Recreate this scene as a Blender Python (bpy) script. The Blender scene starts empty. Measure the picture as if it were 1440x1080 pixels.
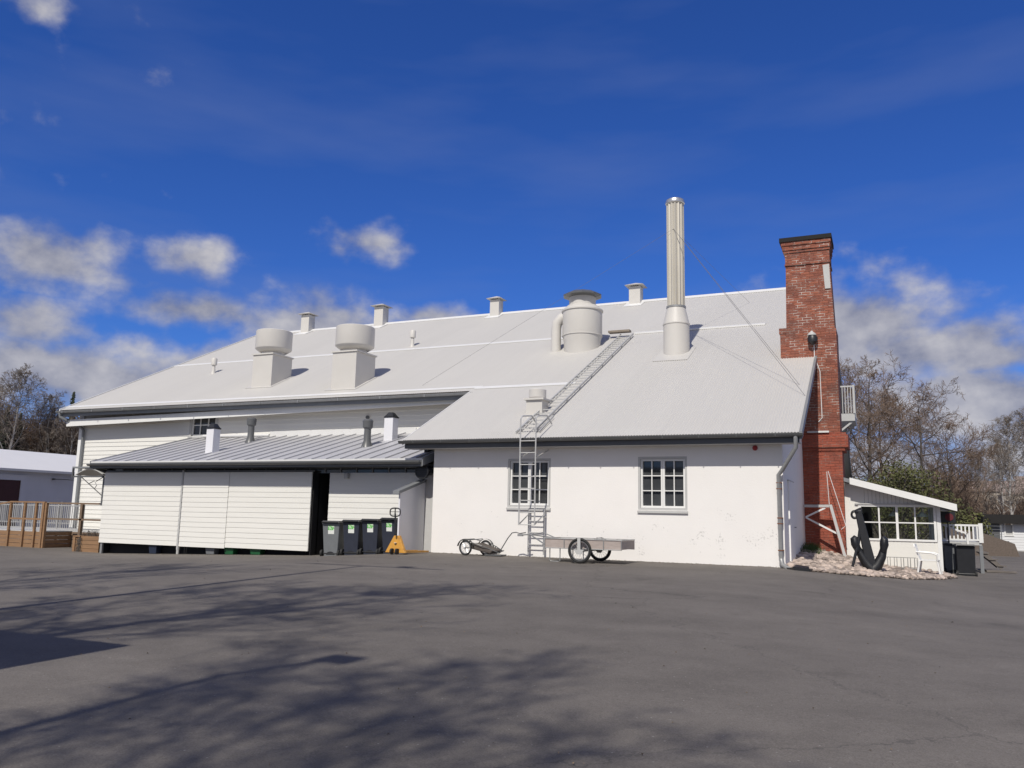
import bpy, math, random
from mathutils import Vector, Matrix
sc = bpy.context.scene
PI = math.pi
R = math.radians

# ------------------------------------------------------------------ camera
cam_d = bpy.data.cameras.new('camera')
cam = bpy.data.objects.new('camera', cam_d)
sc.collection.objects.link(cam)
cam_d.sensor_width = 36.0
cam_d.lens = 29.154
cam_d.clip_end = 5000
_yaw, _pit, _rol = 0.423138584, 0.156863853, 0.0208632912
_f = Vector((-math.sin(_yaw)*math.cos(_pit), math.cos(_yaw)*math.cos(_pit), math.sin(_pit)))
_r0 = Vector((math.cos(_yaw), math.sin(_yaw), 0)); _u0 = _r0.cross(_f)
_r = math.cos(_rol)*_r0 + math.sin(_rol)*_u0
_u = -math.sin(_rol)*_r0 + math.cos(_rol)*_u0
cam.matrix_world = Matrix(((_r.x, _u.x, -_f.x, 0), (_r.y, _u.y, -_f.y, 0), (_r.z, _u.z, -_f.z, 1.15), (0, 0, 0, 1)))
sc.camera = cam

# ------------------------------------------------------------------ light and sky
SUN_EL = R(47.0)
SUN_TO = Vector((0.028*math.cos(SUN_EL), -math.cos(SUN_EL), math.sin(SUN_EL))).normalized()
sd = bpy.data.lights.new('sun', 'SUN')
sd.energy = 3.8; sd.angle = R(0.6); sd.color = (1.0, 0.945, 0.855)
so = bpy.data.objects.new('sun', sd); sc.collection.objects.link(so)
so.rotation_euler = SUN_TO.to_track_quat('Z', 'Y').to_euler()
so.location = (0, -20, 40)

w = bpy.data.worlds.new('World'); sc.world = w; w.use_nodes = True
nt = w.node_tree; nt.nodes.clear()
def nd(t, tree=None, **kw):
    n = (tree or nt).nodes.new(t)
    for k, v in kw.items(): setattr(n, k, v)
    return n
def math_n(op, a, b=None, c=None, tree=None, clamp=False):
    tree = tree or nt
    n = tree.nodes.new('ShaderNodeMath'); n.operation = op; n.use_clamp = clamp
    for i, v in enumerate((a, b, c)):
        if v is None: continue
        if isinstance(v, (int, float)): n.inputs[i].default_value = v
        else: tree.links.new(v, n.inputs[i])
    return n.outputs[0]
sky = nd('ShaderNodeTexSky'); sky.sky_type = 'NISHITA'; sky.sun_disc = False
sky.sun_elevation = SUN_EL; sky.sun_rotation = math.atan2(SUN_TO.x, SUN_TO.y)
sky.air_density = 1.0; sky.dust_density = 0.25; sky.ozone_density = 2.6; sky.altitude = 50
tc = nd('ShaderNodeTexCoord')
sep = nd('ShaderNodeSeparateXYZ'); nt.links.new(tc.outputs['Generated'], sep.inputs[0])
az = math_n('ARCTAN2', sep.outputs[0], sep.outputs[1])
el = math_n('ARCSINE', sep.outputs[2])
cb = nd('ShaderNodeCombineXYZ'); nt.links.new(az, cb.inputs[0]); nt.links.new(el, cb.inputs[1])
def noise(scale, detail, rough, vec, tree=None, dim='3D', dist=0.0):
    n = (tree or nt).nodes.new('ShaderNodeTexNoise'); n.noise_dimensions = dim
    n.inputs['Scale'].default_value = scale; n.inputs['Detail'].default_value = detail
    n.inputs['Roughness'].default_value = rough; n.inputs['Distortion'].default_value = dist
    (tree or nt).links.new(vec, n.inputs['Vector']); return n
def vmul(a, v, op='MULTIPLY'):
    n = nd('ShaderNodeVectorMath'); n.operation = op; nt.links.new(a, n.inputs[0]); n.inputs[1].default_value = v; return n.outputs[0]
stretch = vmul(cb.outputs[0], (1.0, 1.3, 1.0))
n_big = noise(9.0, 3.0, 0.5, stretch)
n_fin = noise(17.0, 9.0, 0.52, stretch)
warp = nd('ShaderNodeVectorMath'); warp.operation = 'MULTIPLY_ADD'
nt.links.new(n_big.outputs['Color'], warp.inputs[0]); warp.inputs[1].default_value = (0.09, 0.045, 0); 
offs = vmul(cb.outputs[0], (0.045, 0.0225, 0), 'SUBTRACT')
nt.links.new(offs, warp.inputs[2])
# clouds in view, then unseen banks added to whiten the shade fill: (azimuth, elevation, half width, half height, strength)
CL = [(-.945,.258,.115,.042,1.2), (-.805,.277,.064,.034,1.0), (-.603,.320,.058,.030,1.1), (-.95,.184,.085,.034,1.15),
      (-.79,.222,.14,.028,.95), (-.655,.215,.12,.046,1.4), (-.53,.238,.11,.018,1.0), (-.88,.135,.25,.050,1.6), (-.66,.12,.3,.05,1.5), (-.75,.165,.14,.030,1.1),
      (-.99,.505,.08,.030,.35), (-1.15,.30,.12,.06,1), (-1.15,.16,.2,.06,1.4),
      (-.03,.210,.105,.056,2.0), (.03,.185,.15,.042,1.7), (.11,.178,.12,.028,1.5), (.085,.125,.20,.042,2.1), (.18,.10,.25,.045,1.5), (.0,.065,.5,.04,1.4), (.33,.20,.15,.06,1.3),
      (-.1,.15,.12,.05,1), (-.35,.08,.4,.05,.8), (.7,.25,.3,.08,1), (1.3,.2,.4,.1,1), (2.5,.45,1.1,.50,1.7), (-2.5,.45,1.0,.50,1.7), (1.5,.5,.7,.35,1.4), (3.1,1.1,1.4,.4,1.7), (-3.1,1.1,1.4,.4,1.7), (-1.75,.6,.4,.3,1.3)]
acc = None
for a0, e0, wa, he, st in CL:
    m = nd('ShaderNodeVectorMath'); m.operation = 'MULTIPLY_ADD'
    nt.links.new(warp.outputs[0], m.inputs[0]); m.inputs[1].default_value = (1/wa, 1/he, 0); m.inputs[2].default_value = (-a0/wa, -e0/he, 0)
    l = nd('ShaderNodeVectorMath'); l.operation = 'LENGTH'; nt.links.new(m.outputs[0], l.inputs[0])
    v = math_n('MULTIPLY_ADD', l.outputs['Value'], -1.0, 0.98+ (st-1)*.5)
    acc = v if acc is None else math_n('MAXIMUM', acc, v)
dens = math_n('MULTIPLY_ADD', n_fin.outputs['Fac'], 2.1, -1.1)
dens = math_n('ADD', dens, acc)
mr = nd('ShaderNodeMapRange'); mr.interpolation_type = 'SMOOTHSTEP'
nt.links.new(dens, mr.inputs[0]); mr.inputs[1].default_value = -0.12; mr.inputs[2].default_value = 0.95
mr.inputs[3].default_value = 0; mr.inputs[4].default_value = 0.95
# thin high streaks
streak_v = nd('ShaderNodeMapping'); streak_v.inputs['Rotation'].default_value = (0, 0, R(-58)); streak_v.inputs['Scale'].default_value = (2.0, 9.0, 1)
nt.links.new(cb.outputs[0], streak_v.inputs[0])
n_st = noise(1.3, 4.0, 0.5, streak_v.outputs[0])
st_r = nd('ShaderNodeMapRange'); nt.links.new(n_st.outputs['Fac'], st_r.inputs[0]); st_r.inputs[1].default_value = .46; st_r.inputs[2].default_value = .85
st_r.inputs[3].default_value = 0; st_r.inputs[4].default_value = .26
# cloud shade: lit tops, greyer violet bellies
n_sh = noise(13.0, 6.0, 0.55, vmul(vmul(cb.outputs[0], (1, 1.3, 1)), (0, -0.022, 0), 'ADD'))
shd = math_n('SUBTRACT', n_fin.outputs['Fac'], n_sh.outputs['Fac'])
shd = math_n('MULTIPLY_ADD', shd, 1.7, 0.45, clamp=True)
cr = nd('ShaderNodeValToRGB'); nt.links.new(shd, cr.inputs[0])
cr.color_ramp.elements[0].color = (0.185, 0.205, 0.30, 1); cr.color_ramp.elements[1].color = (0.60, 0.585, 0.60, 1)
hs = nd('ShaderNodeHueSaturation'); hs.inputs['Saturation'].default_value = 1.12
nt.links.new(sky.outputs[0], hs.inputs['Color'])
SKY_S = 0.075
tint = nd('ShaderNodeVectorMath'); tint.operation = 'MULTIPLY'; nt.links.new(hs.outputs[0], tint.inputs[0]); tint.inputs[1].default_value = (.40, .70, 1.42)   # clear northern spring air
sk = nd('ShaderNodeVectorMath'); sk.operation = 'SCALE'; nt.links.new(tint.outputs[0], sk.inputs[0]); sk.inputs['Scale'].default_value = SKY_S
mx = nd('ShaderNodeMix'); mx.data_type = 'RGBA'
nt.links.new(st_r.outputs[0], mx.inputs[0]); nt.links.new(sk.outputs[0], mx.inputs[6]); mx.inputs[7].default_value = (.20, .25, .45, 1)
mx2 = nd('ShaderNodeMix'); mx2.data_type = 'RGBA'
nt.links.new(mr.outputs[0], mx2.inputs[0]); nt.links.new(mx.outputs[2], mx2.inputs[6]); nt.links.new(cr.outputs[0], mx2.inputs[7])
unscale = nd('ShaderNodeVectorMath'); unscale.operation = 'SCALE'; nt.links.new(mx2.outputs[2], unscale.inputs[0]); unscale.inputs['Scale'].default_value = 1/SKY_S
bg = nd('ShaderNodeBackground'); bg.inputs['Strength'].default_value = SKY_S
nt.links.new(unscale.outputs[0], bg.inputs['Color'])
wo = nd('ShaderNodeOutputWorld'); nt.links.new(bg.outputs[0], wo.inputs[0])
w.cycles.sampling_method = 'MANUAL'; w.cycles.sample_map_resolution = 512
sc.view_settings.view_transform = 'Standard'; sc.view_settings.look = 'None'
sc.view_settings.exposure = 0; sc.view_settings.gamma = 1

# ------------------------------------------------------------------ materials
def pmat(name, col, rough=.6, var=.12, scale=3.0, bump=0.0, bscale=60.0, metal=0.0, col2=None, spec=None, stretch=(1, 1, 1), v2=(.4, .65)):
    m = bpy.data.materials.new(name); m.use_nodes = True
    t = m.node_tree; b = t.nodes['Principled BSDF']
    tcn = t.nodes.new('ShaderNodeTexCoord'); mp = t.nodes.new('ShaderNodeMapping'); mp.inputs['Scale'].default_value = stretch
    t.links.new(tcn.outputs['Object'], mp.inputs[0])
    n = noise(scale, 6, .6, mp.outputs[0], t)
    rp = t.nodes.new('ShaderNodeValToRGB'); t.links.new(n.outputs['Fac'], rp.inputs[0])
    c2 = col2 or tuple(c*(1-var) for c in col)
    rp.color_ramp.elements[0].position = v2[0]; rp.color_ramp.elements[1].position = v2[1]
    if not col2:
        rp.color_ramp.elements[0].position = .25; rp.color_ramp.elements[1].position = .75
        rp.color_ramp.elements[1].color = (*[min(1, c*(1+var*.5)) for c in col], 1)
    else: rp.color_ramp.elements[1].color = (*col, 1)
    rp.color_ramp.elements[0].color = (*c2, 1)
    t.links.new(rp.outputs[0], b.inputs['Base Color'])
    b.inputs['Roughness'].default_value = rough; b.inputs['Metallic'].default_value = metal
    if spec is not None: b.inputs['Specular IOR Level'].default_value = spec
    if bump:
        n2 = noise(bscale, 5, .6, tcn.outputs['Object'], t)
        bp = t.nodes.new('ShaderNodeBump'); bp.inputs['Strength'].default_value = bump; bp.inputs['Distance'].default_value = .01
        t.links.new(n2.outputs['Fac'], bp.inputs['Height']); t.links.new(bp.outputs[0], b.inputs['Normal'])
    return m
M = {}
M['plaster'] = pmat('white_plaster', (.83, .81, .785), .85, .03, 1.2, .35, 25)
def plaster_marks(m):
    t = m.node_tree; b = t.nodes['Principled BSDF']; src = b.inputs['Base Color'].links[0].from_socket
    tcn = t.nodes.new('ShaderNodeTexCoord')
    a = noise(1.9, 3, .6, tcn.outputs['Object'], t); c = noise(19, 4, .6, tcn.outputs['Object'], t)
    sp = t.nodes.new('ShaderNodeSeparateXYZ'); t.links.new(tcn.outputs['Object'], sp.inputs[0])
    h = math_n('MULTIPLY_ADD', math_n('ABSOLUTE', math_n('SUBTRACT', sp.outputs[2], .62, tree=t), tree=t), -.75, 1.0, tree=t, clamp=True)
    xr = math_n('MULTIPLY_ADD', sp.outputs[0], .22, -2.3, tree=t, clamp=True)
    s = math_n('MULTIPLY', a.outputs['Fac'], c.outputs['Fac'], tree=t)
    s = math_n('MULTIPLY_ADD', h, .125, s, tree=t); s = math_n('MULTIPLY_ADD', xr, .045, s, tree=t)
    r = t.nodes.new('ShaderNodeMapRange'); t.links.new(s, r.inputs[0]); r.inputs[1].default_value = .468; r.inputs[2].default_value = .515; r.inputs[4].default_value = .65
    mxx = t.nodes.new('ShaderNodeMix'); mxx.data_type = 'RGBA'; t.links.new(r.outputs[0], mxx.inputs[0])
    t.links.new(src, mxx.inputs[6]); mxx.inputs[7].default_value = (.5, .49, .47, 1)
    t.links.new(mxx.outputs[2], b.inputs['Base Color'])
plaster_marks(M['plaster'])
M['board'] = pmat('white_painted_boards', (.78, .77, .725), .6, .05, 1.5, .1, 40, stretch=(.4, 1, 6))
M['trim'] = pmat('white_trim', (.80, .80, .78), .5, .05, 4)
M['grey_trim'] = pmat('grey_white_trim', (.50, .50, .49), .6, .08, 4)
M['roof'] = pmat('pale_grey_roof_sheet', (.535, .522, .495), .5, .04, .35, 0, stretch=(1, .12, .12))
def sheet_var(m, wd, amt):
    t = m.node_tree; b = t.nodes['Principled BSDF']; src = b.inputs['Base Color'].links[0].from_socket
    tcn = t.nodes.new('ShaderNodeTexCoord'); sp = t.nodes.new('ShaderNodeSeparateXYZ'); t.links.new(tcn.outputs['Object'], sp.inputs[0])
    fx = math_n('FLOOR', math_n('DIVIDE', sp.outputs[0], wd, tree=t), tree=t); fy = math_n('FLOOR', math_n('DIVIDE', sp.outputs[1], 4.6, tree=t), tree=t)
    cbn = t.nodes.new('ShaderNodeCombineXYZ'); t.links.new(fx, cbn.inputs[0]); t.links.new(fy, cbn.inputs[1])
    wn = t.nodes.new('ShaderNodeTexWhiteNoise'); t.links.new(cbn.outputs[0], wn.inputs['Vector'])
    # dirt washed down the slope
    mp = t.nodes.new('ShaderNodeMapping'); mp.inputs['Scale'].default_value = (7, .35, .35); t.links.new(tcn.outputs['Object'], mp.inputs[0])
    dn = noise(1.0, 5, .6, mp.outputs[0], t)
    k = math_n('MULTIPLY_ADD', wn.outputs['Value'], amt, 1-amt/2, tree=t); k2 = math_n('MULTIPLY_ADD', dn.outputs['Fac'], .07, .965, tree=t); k = math_n('MULTIPLY', k, k2, tree=t)
    vm = t.nodes.new('ShaderNodeVectorMath'); vm.operation = 'SCALE'; t.links.new(src, vm.inputs[0]); t.links.new(k, vm.inputs['Scale']); t.links.new(vm.outputs[0], b.inputs['Base Color'])
sheet_var(M['roof'], 1.04, .03)
M['flash'] = pmat('white_flashing', (.70, .70, .69), .5, .05, 2)
M['vent'] = pmat('pale_grey_vent_steel', (.60, .58, .545), .5, .04, 1.5)
M['shed_roof'] = pmat('grey_seamed_roof', (.46, .46, .475), .45, .07, .8)
M['gutter'] = pmat('dark_grey_steel', (.115, .118, .120), .36, .12, 3)
M['fascia'] = pmat('mid_grey_steel', (.22, .23, .24), .45, .12, 3)
M['galv'] = pmat('galvanised_steel', (.33, .335, .335), .42, .2, 9, metal=.3)
M['pipe_old'] = pmat('weathered_pipe', (.30, .30, .29), .6, .25, 6)
M['ladder'] = pmat('pale_galvanised_ladder', (.52, .52, .51), .45, .12, 9, metal=.2)
M['rust'] = pmat('rust', (.24, .10, .05), .85, .3, 20)
M['dark'] = pmat('inside_shade_black', (.018, .018, .02), .9, .2, 3)
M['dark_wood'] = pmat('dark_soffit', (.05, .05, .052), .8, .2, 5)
M['soffit_brown'] = pmat('brown_soffit', (.26, .22, .18), .8, .15, 3)
M['screen'] = pmat('blue_grey_panel', (.74, .74, .77), .6, .03, 2)
M['black_plastic'] = pmat('black_plastic', (.02, .021, .024), .42, .25, 6)
M['grey_plastic'] = pmat('grey_plastic', (.17, .18, .19), .5, .12, 5)
M['navy_plastic'] = pmat('navy_plastic', (.032, .037, .055), .42, .2, 5)
M['yellow'] = pmat('worn_yellow_paint', (.62, .31, .05), .5, .2, 10, col2=(.42, .20, .05), v2=(.3, .5))
M['rubber'] = pmat('black_rubber', (.02, .02, .02), .75, .25, 10)
M['chrome'] = pmat('bright_metal', (.6, .6, .6), .3, .1, 8, metal=.8)
M['bark_w'] = pmat('birch_bark', (.42, .40, .38), .85, .2, 3, col2=(.10, .09, .08), v2=(.38, .5), stretch=(1, 1, .6))
M['bark'] = pmat('grey_brown_bark', (.095, .078, .066), .9, .3, 2)
M['twig_b'] = pmat('brown_twigs', (.19, .135, .10), .9, .3, .6)
M['twig_r'] = pmat('red_brown_twigs', (.125, .080, .055), .9, .35, .25)
M['twig_g'] = pmat('grey_twigs', (.21, .175, .145), .9, .3, .6)
M['leaf'] = pmat('spring_leaves', (.135, .140, .042), .8, .3, .5, col2=(.075, .080, .030))
M['spruce'] = pmat('spruce_needles', (.036, .046, .028), .9, .3, .6)
M['grass'] = pmat('grass', (.05, .085, .02), .9, .3, 2)
M['stone'] = pmat('pink_granite_stone', (.56, .46, .39), .85, .0, 2.2, .3, 40, col2=(.36, .30, .26), v2=(.35, .65))
def per_island(m, lo_, hi_):
    t = m.node_tree; b = t.nodes['Principled BSDF']; src = b.inputs['Base Color'].links[0].from_socket
    ge = t.nodes.new('ShaderNodeNewGeometry'); r_ = t.nodes.new('ShaderNodeMapRange'); t.links.new(ge.outputs['Random Per Island'], r_.inputs[0]); r_.inputs[3].default_value = lo_; r_.inputs[4].default_value = hi_
    vm = t.nodes.new('ShaderNodeVectorMath'); vm.operation = 'SCALE'; t.links.new(src, vm.inputs[0]); t.links.new(r_.outputs[0], vm.inputs['Scale']); t.links.new(vm.outputs[0], b.inputs['Base Color'])
per_island(M['stone'], .45, 1.2)
M['litter'] = pmat('dry_litter', (.12, .085, .055), .9, .3, 5); per_island(M['litter'], .3, 2.2)
M['gravel'] = pmat('beige_gravel', (.15, .12, .10), .95, .3, 14, .6, 50)
M['anchor'] = pmat('black_painted_iron', (.014, .015, .018), .5, .3, 8, .4, 30)
M['wood'] = pmat('brown_deck_boards', (.29, .17, .09), .75, .25, 3, .2, 30, stretch=(.6, 2, 5))
M['wood_dark'] = pmat('grey_brown_wood', (.20, .14, .095), .8, .25, 3, .2, 30)
M['step_wood'] = pmat('grey_step_wood', (.17, .15, .135), .8, .25, 3)
M['ply'] = pmat('weathered_plywood', (.42, .36, .33), .8, .2, 4, .2, 30, stretch=(1, 1, 4))
M['cloth'] = pmat('grey_fabric', (.10, .085, .075), .85, .3, 7)
M['red'] = pmat('red_paint', (.33, .03, .035), .6, .15, 6)
M['dkred2'] = pmat('wine_red', (.12, .012, .02), .7, .3, 9)
M['dkred'] = pmat('dark_red_door', (.065, .022, .022), .7, .15, 4)
M['wall_grey'] = pmat('pale_render', (.62, .62, .66), .85, .05, 1)
M['rail_shade'] = pmat('railing_shade_grey', (.36, .36, .36), .6, .08, 4)  # white bars; the shade on them is put into this grey
M['gable_white'] = pmat('gable_white_paint', (.83, .82, .80), .8, .04, 1)
M['snow_roof'] = pmat('bright_sheet_roof', (.72, .71, .70), .5, .04, .5)
M['stack'] = pmat('cream_fluted_steel', (.62, .58, .49), .38, .12, .9, metal=.3, stretch=(1, 1, .4))
M['hut'] = pmat('hut_boards', (.72, .73, .74), .6, .05, 2)
M['black_roof'] = pmat('black_felt', (.017, .016, .016), .9, .2, 4)
M['lampwhite'] = pmat('white_enamel', (.85, .85, .83), .3, .03, 3)
M['town'] = pmat('far_render', (.42, .37, .31), .9, .15, .05)
M['town2'] = pmat('far_roof', (.30, .23, .20), .9, .15, .05)
M['hill'] = pmat('hill_wood', (.065, .058, .045), 1.0, .4, .03, col2=(.035, .045, .03), v2=(.4, .6))
M['annex_in'] = pmat('interior_boards', (.10, .09, .08), .8, .2, 3)
M['floor_in'] = pmat('interior_floor', (.08, .06, .045), .8, .2, 3)
M['wire'] = pmat('steel_wire', (.12, .12, .13), .5, .1, 3)
M['sticker_g'] = pmat('green_print', (.13, .50, .10), .6, .5, 30, col2=(.72, .78, .66), v2=(.44, .5))
M['sticker_w'] = pmat('white_print', (.75, .77, .73), .6, .3, 40, col2=(.45, .50, .45), v2=(.3, .42))
M['green'] = pmat('green_plastic', (.012, .10, .035), .5, .2, 6)
M['blue'] = pmat('blue_plastic', (.02, .03, .06), .5, .2, 6)

def glass_mat(name, col, rough=.04, spec=.5):
    m = pmat(name, col, rough, .35, 1.3); m.node_tree.nodes['Principled BSDF'].inputs['Specular IOR Level'].default_value = spec
    return m
M['pane'] = glass_mat('dark_window_glass', (.062, .066, .07))
def clear_glass():
    m = bpy.data.materials.new('clear_glass'); m.use_nodes = True; t = m.node_tree; t.nodes.clear()
    o = t.nodes.new('ShaderNodeOutputMaterial'); a = t.nodes.new('ShaderNodeBsdfTransparent'); a.inputs[0].default_value = (.86, .9, .87, 1)
    g = t.nodes.new('ShaderNodeBsdfGlossy'); g.inputs['Roughness'].default_value = .02
    fr = t.nodes.new('ShaderNodeFresnel'); fr.inputs[0].default_value = 1.5
    x = t.nodes.new('ShaderNodeMixShader'); t.links.new(fr.outputs[0], x.inputs[0]); t.links.new(a.outputs[0], x.inputs[1]); t.links.new(g.outputs[0], x.inputs[2])
    t.links.new(x.outputs[0], o.inputs[0]); return m
M['clear'] = clear_glass()

def asphalt_mat():
    m = bpy.data.materials.new('asphalt'); m.use_nodes = True; t = m.node_tree; b = t.nodes['Principled BSDF']
    tcn = t.nodes.new('ShaderNodeTexCoord'); P_ = tcn.outputs['Object']
    a = noise(.16, 4, .55, P_, t); c = noise(1.7, 6, .65, P_, t); g_ = noise(85, 3, .75, P_, t); h_ = noise(24, 4, .7, P_, t)
    r1 = t.nodes.new('ShaderNodeValToRGB'); t.links.new(a.outputs['Fac'], r1.inputs[0])
    r1.color_ramp.elements[0].position = .3; r1.color_ramp.elements[1].position = .7
    r1.color_ramp.elements[0].color = (.132, .119, .106, 1); r1.color_ramp.elements[1].color = (.163, .147, .131, 1)
    s = math_n('MULTIPLY_ADD', c.outputs['Fac'], .55, .72, tree=t)
    s2 = math_n('MULTIPLY_ADD', g_.outputs['Fac'], 1.5, .25, tree=t)
    s3 = math_n('MULTIPLY_ADD', h_.outputs['Fac'], .5, .75, tree=t)
    s = math_n('MULTIPLY', s, s2, tree=t); s = math_n('MULTIPLY', s, s3, tree=t)
    vm = t.nodes.new('ShaderNodeVectorMath'); vm.operation = 'SCALE'; t.links.new(r1.outputs[0], vm.inputs[0]); t.links.new(s, vm.inputs['Scale'])
    mpa = t.nodes.new('ShaderNodeMapping'); mpa.inputs['Scale'].default_value = (.35, 1.1, 1); mpa.inputs['Rotation'].default_value = (0, 0, .5); t.links.new(P_, mpa.inputs[0])
    b_ = noise(.55, 6, .62, mpa.outputs[0], t); bl_ = t.nodes.new('ShaderNodeMapRange'); t.links.new(b_.outputs['Fac'], bl_.inputs[0]); bl_.inputs[1].default_value = .35; bl_.inputs[2].default_value = .65; bl_.inputs[3].default_value = .90; bl_.inputs[4].default_value = 1.09
    o_ = noise(.8, 3, .5, P_, t); ol_ = t.nodes.new('ShaderNodeMapRange'); t.links.new(o_.outputs['Fac'], ol_.inputs[0]); ol_.inputs[1].default_value = .66; ol_.inputs[2].default_value = .72; ol_.inputs[3].default_value = 1; ol_.inputs[4].default_value = .80
    s = math_n('MULTIPLY', s, bl_.outputs[0], tree=t); s = math_n('MULTIPLY', s, ol_.outputs[0], tree=t); t.links.new(s, vm.inputs['Scale'])
    # pale grit flecks
    vo = t.nodes.new('ShaderNodeTexVoronoi'); vo.inputs['Scale'].default_value = 22; t.links.new(P_, vo.inputs['Vector'])
    sx = t.nodes.new('ShaderNodeSeparateColor'); t.links.new(vo.outputs['Color'], sx.inputs[0])
    k1 = math_n('GREATER_THAN', sx.outputs[0], .94, tree=t); k2 = math_n('LESS_THAN', vo.outputs['Distance'], .16, tree=t); k = math_n('MULTIPLY', k1, k2, tree=t); k = math_n('MULTIPLY', k, .7, tree=t)
    mxx = t.nodes.new('ShaderNodeMix'); mxx.data_type = 'RGBA'; t.links.new(k, mxx.inputs[0]); t.links.new(vm.outputs[0], mxx.inputs[6]); mxx.inputs[7].default_value = (.34, .32, .30, 1)
    # cracks and seams: thin dark meandering lines
    v2 = t.nodes.new('ShaderNodeTexVoronoi'); v2.feature = 'DISTANCE_TO_EDGE'; v2.inputs['Scale'].default_value = .11
    wv = t.nodes.new('ShaderNodeVectorMath'); wv.operation = 'MULTIPLY_ADD'; t.links.new(c.outputs['Color'], wv.inputs[0]); wv.inputs[1].default_value = (.9, .9, 0); t.links.new(P_, wv.inputs[2])
    t.links.new(wv.outputs[0], v2.inputs['Vector'])
    ck = t.nodes.new('ShaderNodeMapRange'); t.links.new(v2.outputs['Distance'], ck.inputs[0]); ck.inputs[1].default_value = .0004; ck.inputs[2].default_value = .0016; ck.inputs[3].default_value = .45; ck.inputs[4].default_value = 0
    mx3 = t.nodes.new('ShaderNodeMix'); mx3.data_type = 'RGBA'; t.links.new(ck.outputs[0], mx3.inputs[0]); t.links.new(mxx.outputs[2], mx3.inputs[6]); mx3.inputs[7].default_value = (.05, .047, .045, 1)
    t.links.new(mx3.outputs[2], b.inputs['Base Color']); b.inputs['Roughness'].default_value = .88; b.inputs['Specular IOR Level'].default_value = .3
    bp = t.nodes.new('ShaderNodeBump'); bp.inputs['Strength'].default_value = .5; bp.inputs['Distance'].default_value = .006
    hh = math_n('ADD', g_.outputs['Fac'], h_.outputs['Fac'], tree=t); t.links.new(hh, bp.inputs['Height']); t.links.new(bp.outputs[0], b.inputs['Normal'])
    return m
M['asphalt'] = asphalt_mat()

def brick_mat(name, c1, c2, mort, mamt):
    m = bpy.data.materials.new(name); m.use_nodes = True; t = m.node_tree; b = t.nodes['Principled BSDF']
    tcn = t.nodes.new('ShaderNodeTexCoord'); sp = t.nodes.new('ShaderNodeSeparateXYZ'); t.links.new(tcn.outputs['Object'], sp.inputs[0])
    xy = math_n('ADD', sp.outputs[0], sp.outputs[1], tree=t)
    n0 = noise(2.5, 3, .6, tcn.outputs['Object'], t)
    zz = math_n('MULTIPLY_ADD', n0.outputs['Fac'], .035, sp.outputs[2], tree=t)
    cbn = t.nodes.new('ShaderNodeCombineXYZ'); t.links.new(xy, cbn.inputs[0]); t.links.new(zz, cbn.inputs[1])
    br = t.nodes.new('ShaderNodeTexBrick'); t.links.new(cbn.outputs[0], br.inputs['Vector'])
    br.inputs['Scale'].default_value = 1; br.inputs['Brick Width'].default_value = .27; br.inputs['Row Height'].default_value = .085
    br.inputs['Mortar Size'].default_value = .009; br.inputs['Mortar Smooth'].default_value = .25; br.inputs['Bias'].default_value = .0
    br.inputs['Color1'].default_value = (*c1, 1); br.inputs['Color2'].default_value = (*c2, 1)
    n1 = noise(3.2, 4, .65, tcn.outputs['Object'], t); n2 = noise(26, 5, .7, tcn.outputs['Object'], t); n3 = noise(1.1, 4, .7, tcn.outputs['Object'], t)
    mr_ = t.nodes.new('ShaderNodeMapRange'); t.links.new(n1.outputs['Fac'], mr_.inputs[0]); mr_.inputs[1].default_value = .46; mr_.inputs[2].default_value = .60
    mm = t.nodes.new('ShaderNodeMix'); mm.data_type = 'RGBA'; t.links.new(mr_.outputs[0], mm.inputs[0]); mm.inputs[6].default_value = (*[c*.55 for c in c1], 1); mm.inputs[7].default_value = (*mort, 1)
    fac = math_n('MULTIPLY', mr_.outputs[0], mamt, tree=t)
    mm.inputs[0].default_value = 0
    t.links.new(fac, mm.inputs[0]); t.links.new(mm.outputs[2], br.inputs['Mortar'])
    st_ = t.nodes.new('ShaderNodeMapRange'); t.links.new(n3.outputs['Fac'], st_.inputs[0]); st_.inputs[1].default_value = .47; st_.inputs[2].default_value = .70; st_.inputs[4].default_value = .6
    dk = t.nodes.new('ShaderNodeMix'); dk.data_type = 'RGBA'; t.links.new(st_.outputs[0], dk.inputs[0]); t.links.new(br.outputs['Color'], dk.inputs[6]); dk.inputs[7].default_value = (.10, .055, .045, 1)
    s = math_n('MULTIPLY_ADD', n2.outputs['Fac'], .9, .55, tree=t)
    vm = t.nodes.new('ShaderNodeVectorMath'); vm.operation = 'SCALE'; t.links.new(dk.outputs[2], vm.inputs[0]); t.links.new(s, vm.inputs['Scale'])
    t.links.new(vm.outputs[0], b.inputs['Base Color']); b.inputs['Roughness'].default_value = .9
    bp = t.nodes.new('ShaderNodeBump'); bp.inputs['Strength'].default_value = .8; bp.inputs['Distance'].default_value = .02
    hh = math_n('MULTIPLY_ADD', br.outputs['Fac'], -.6, n2.outputs['Fac'], tree=t); t.links.new(hh, bp.inputs['Height']); t.links.new(bp.outputs[0], b.inputs['Normal'])
    return m
M['brick'] = brick_mat('old_red_brick', (.345, .118, .072), (.215, .076, .054), (.62, .55, .49), 1.0)
M['brick_low'] = brick_mat('red_washed_brick', (.37, .095, .055), (.30, .078, .048), (.50, .32, .26), .5)

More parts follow.
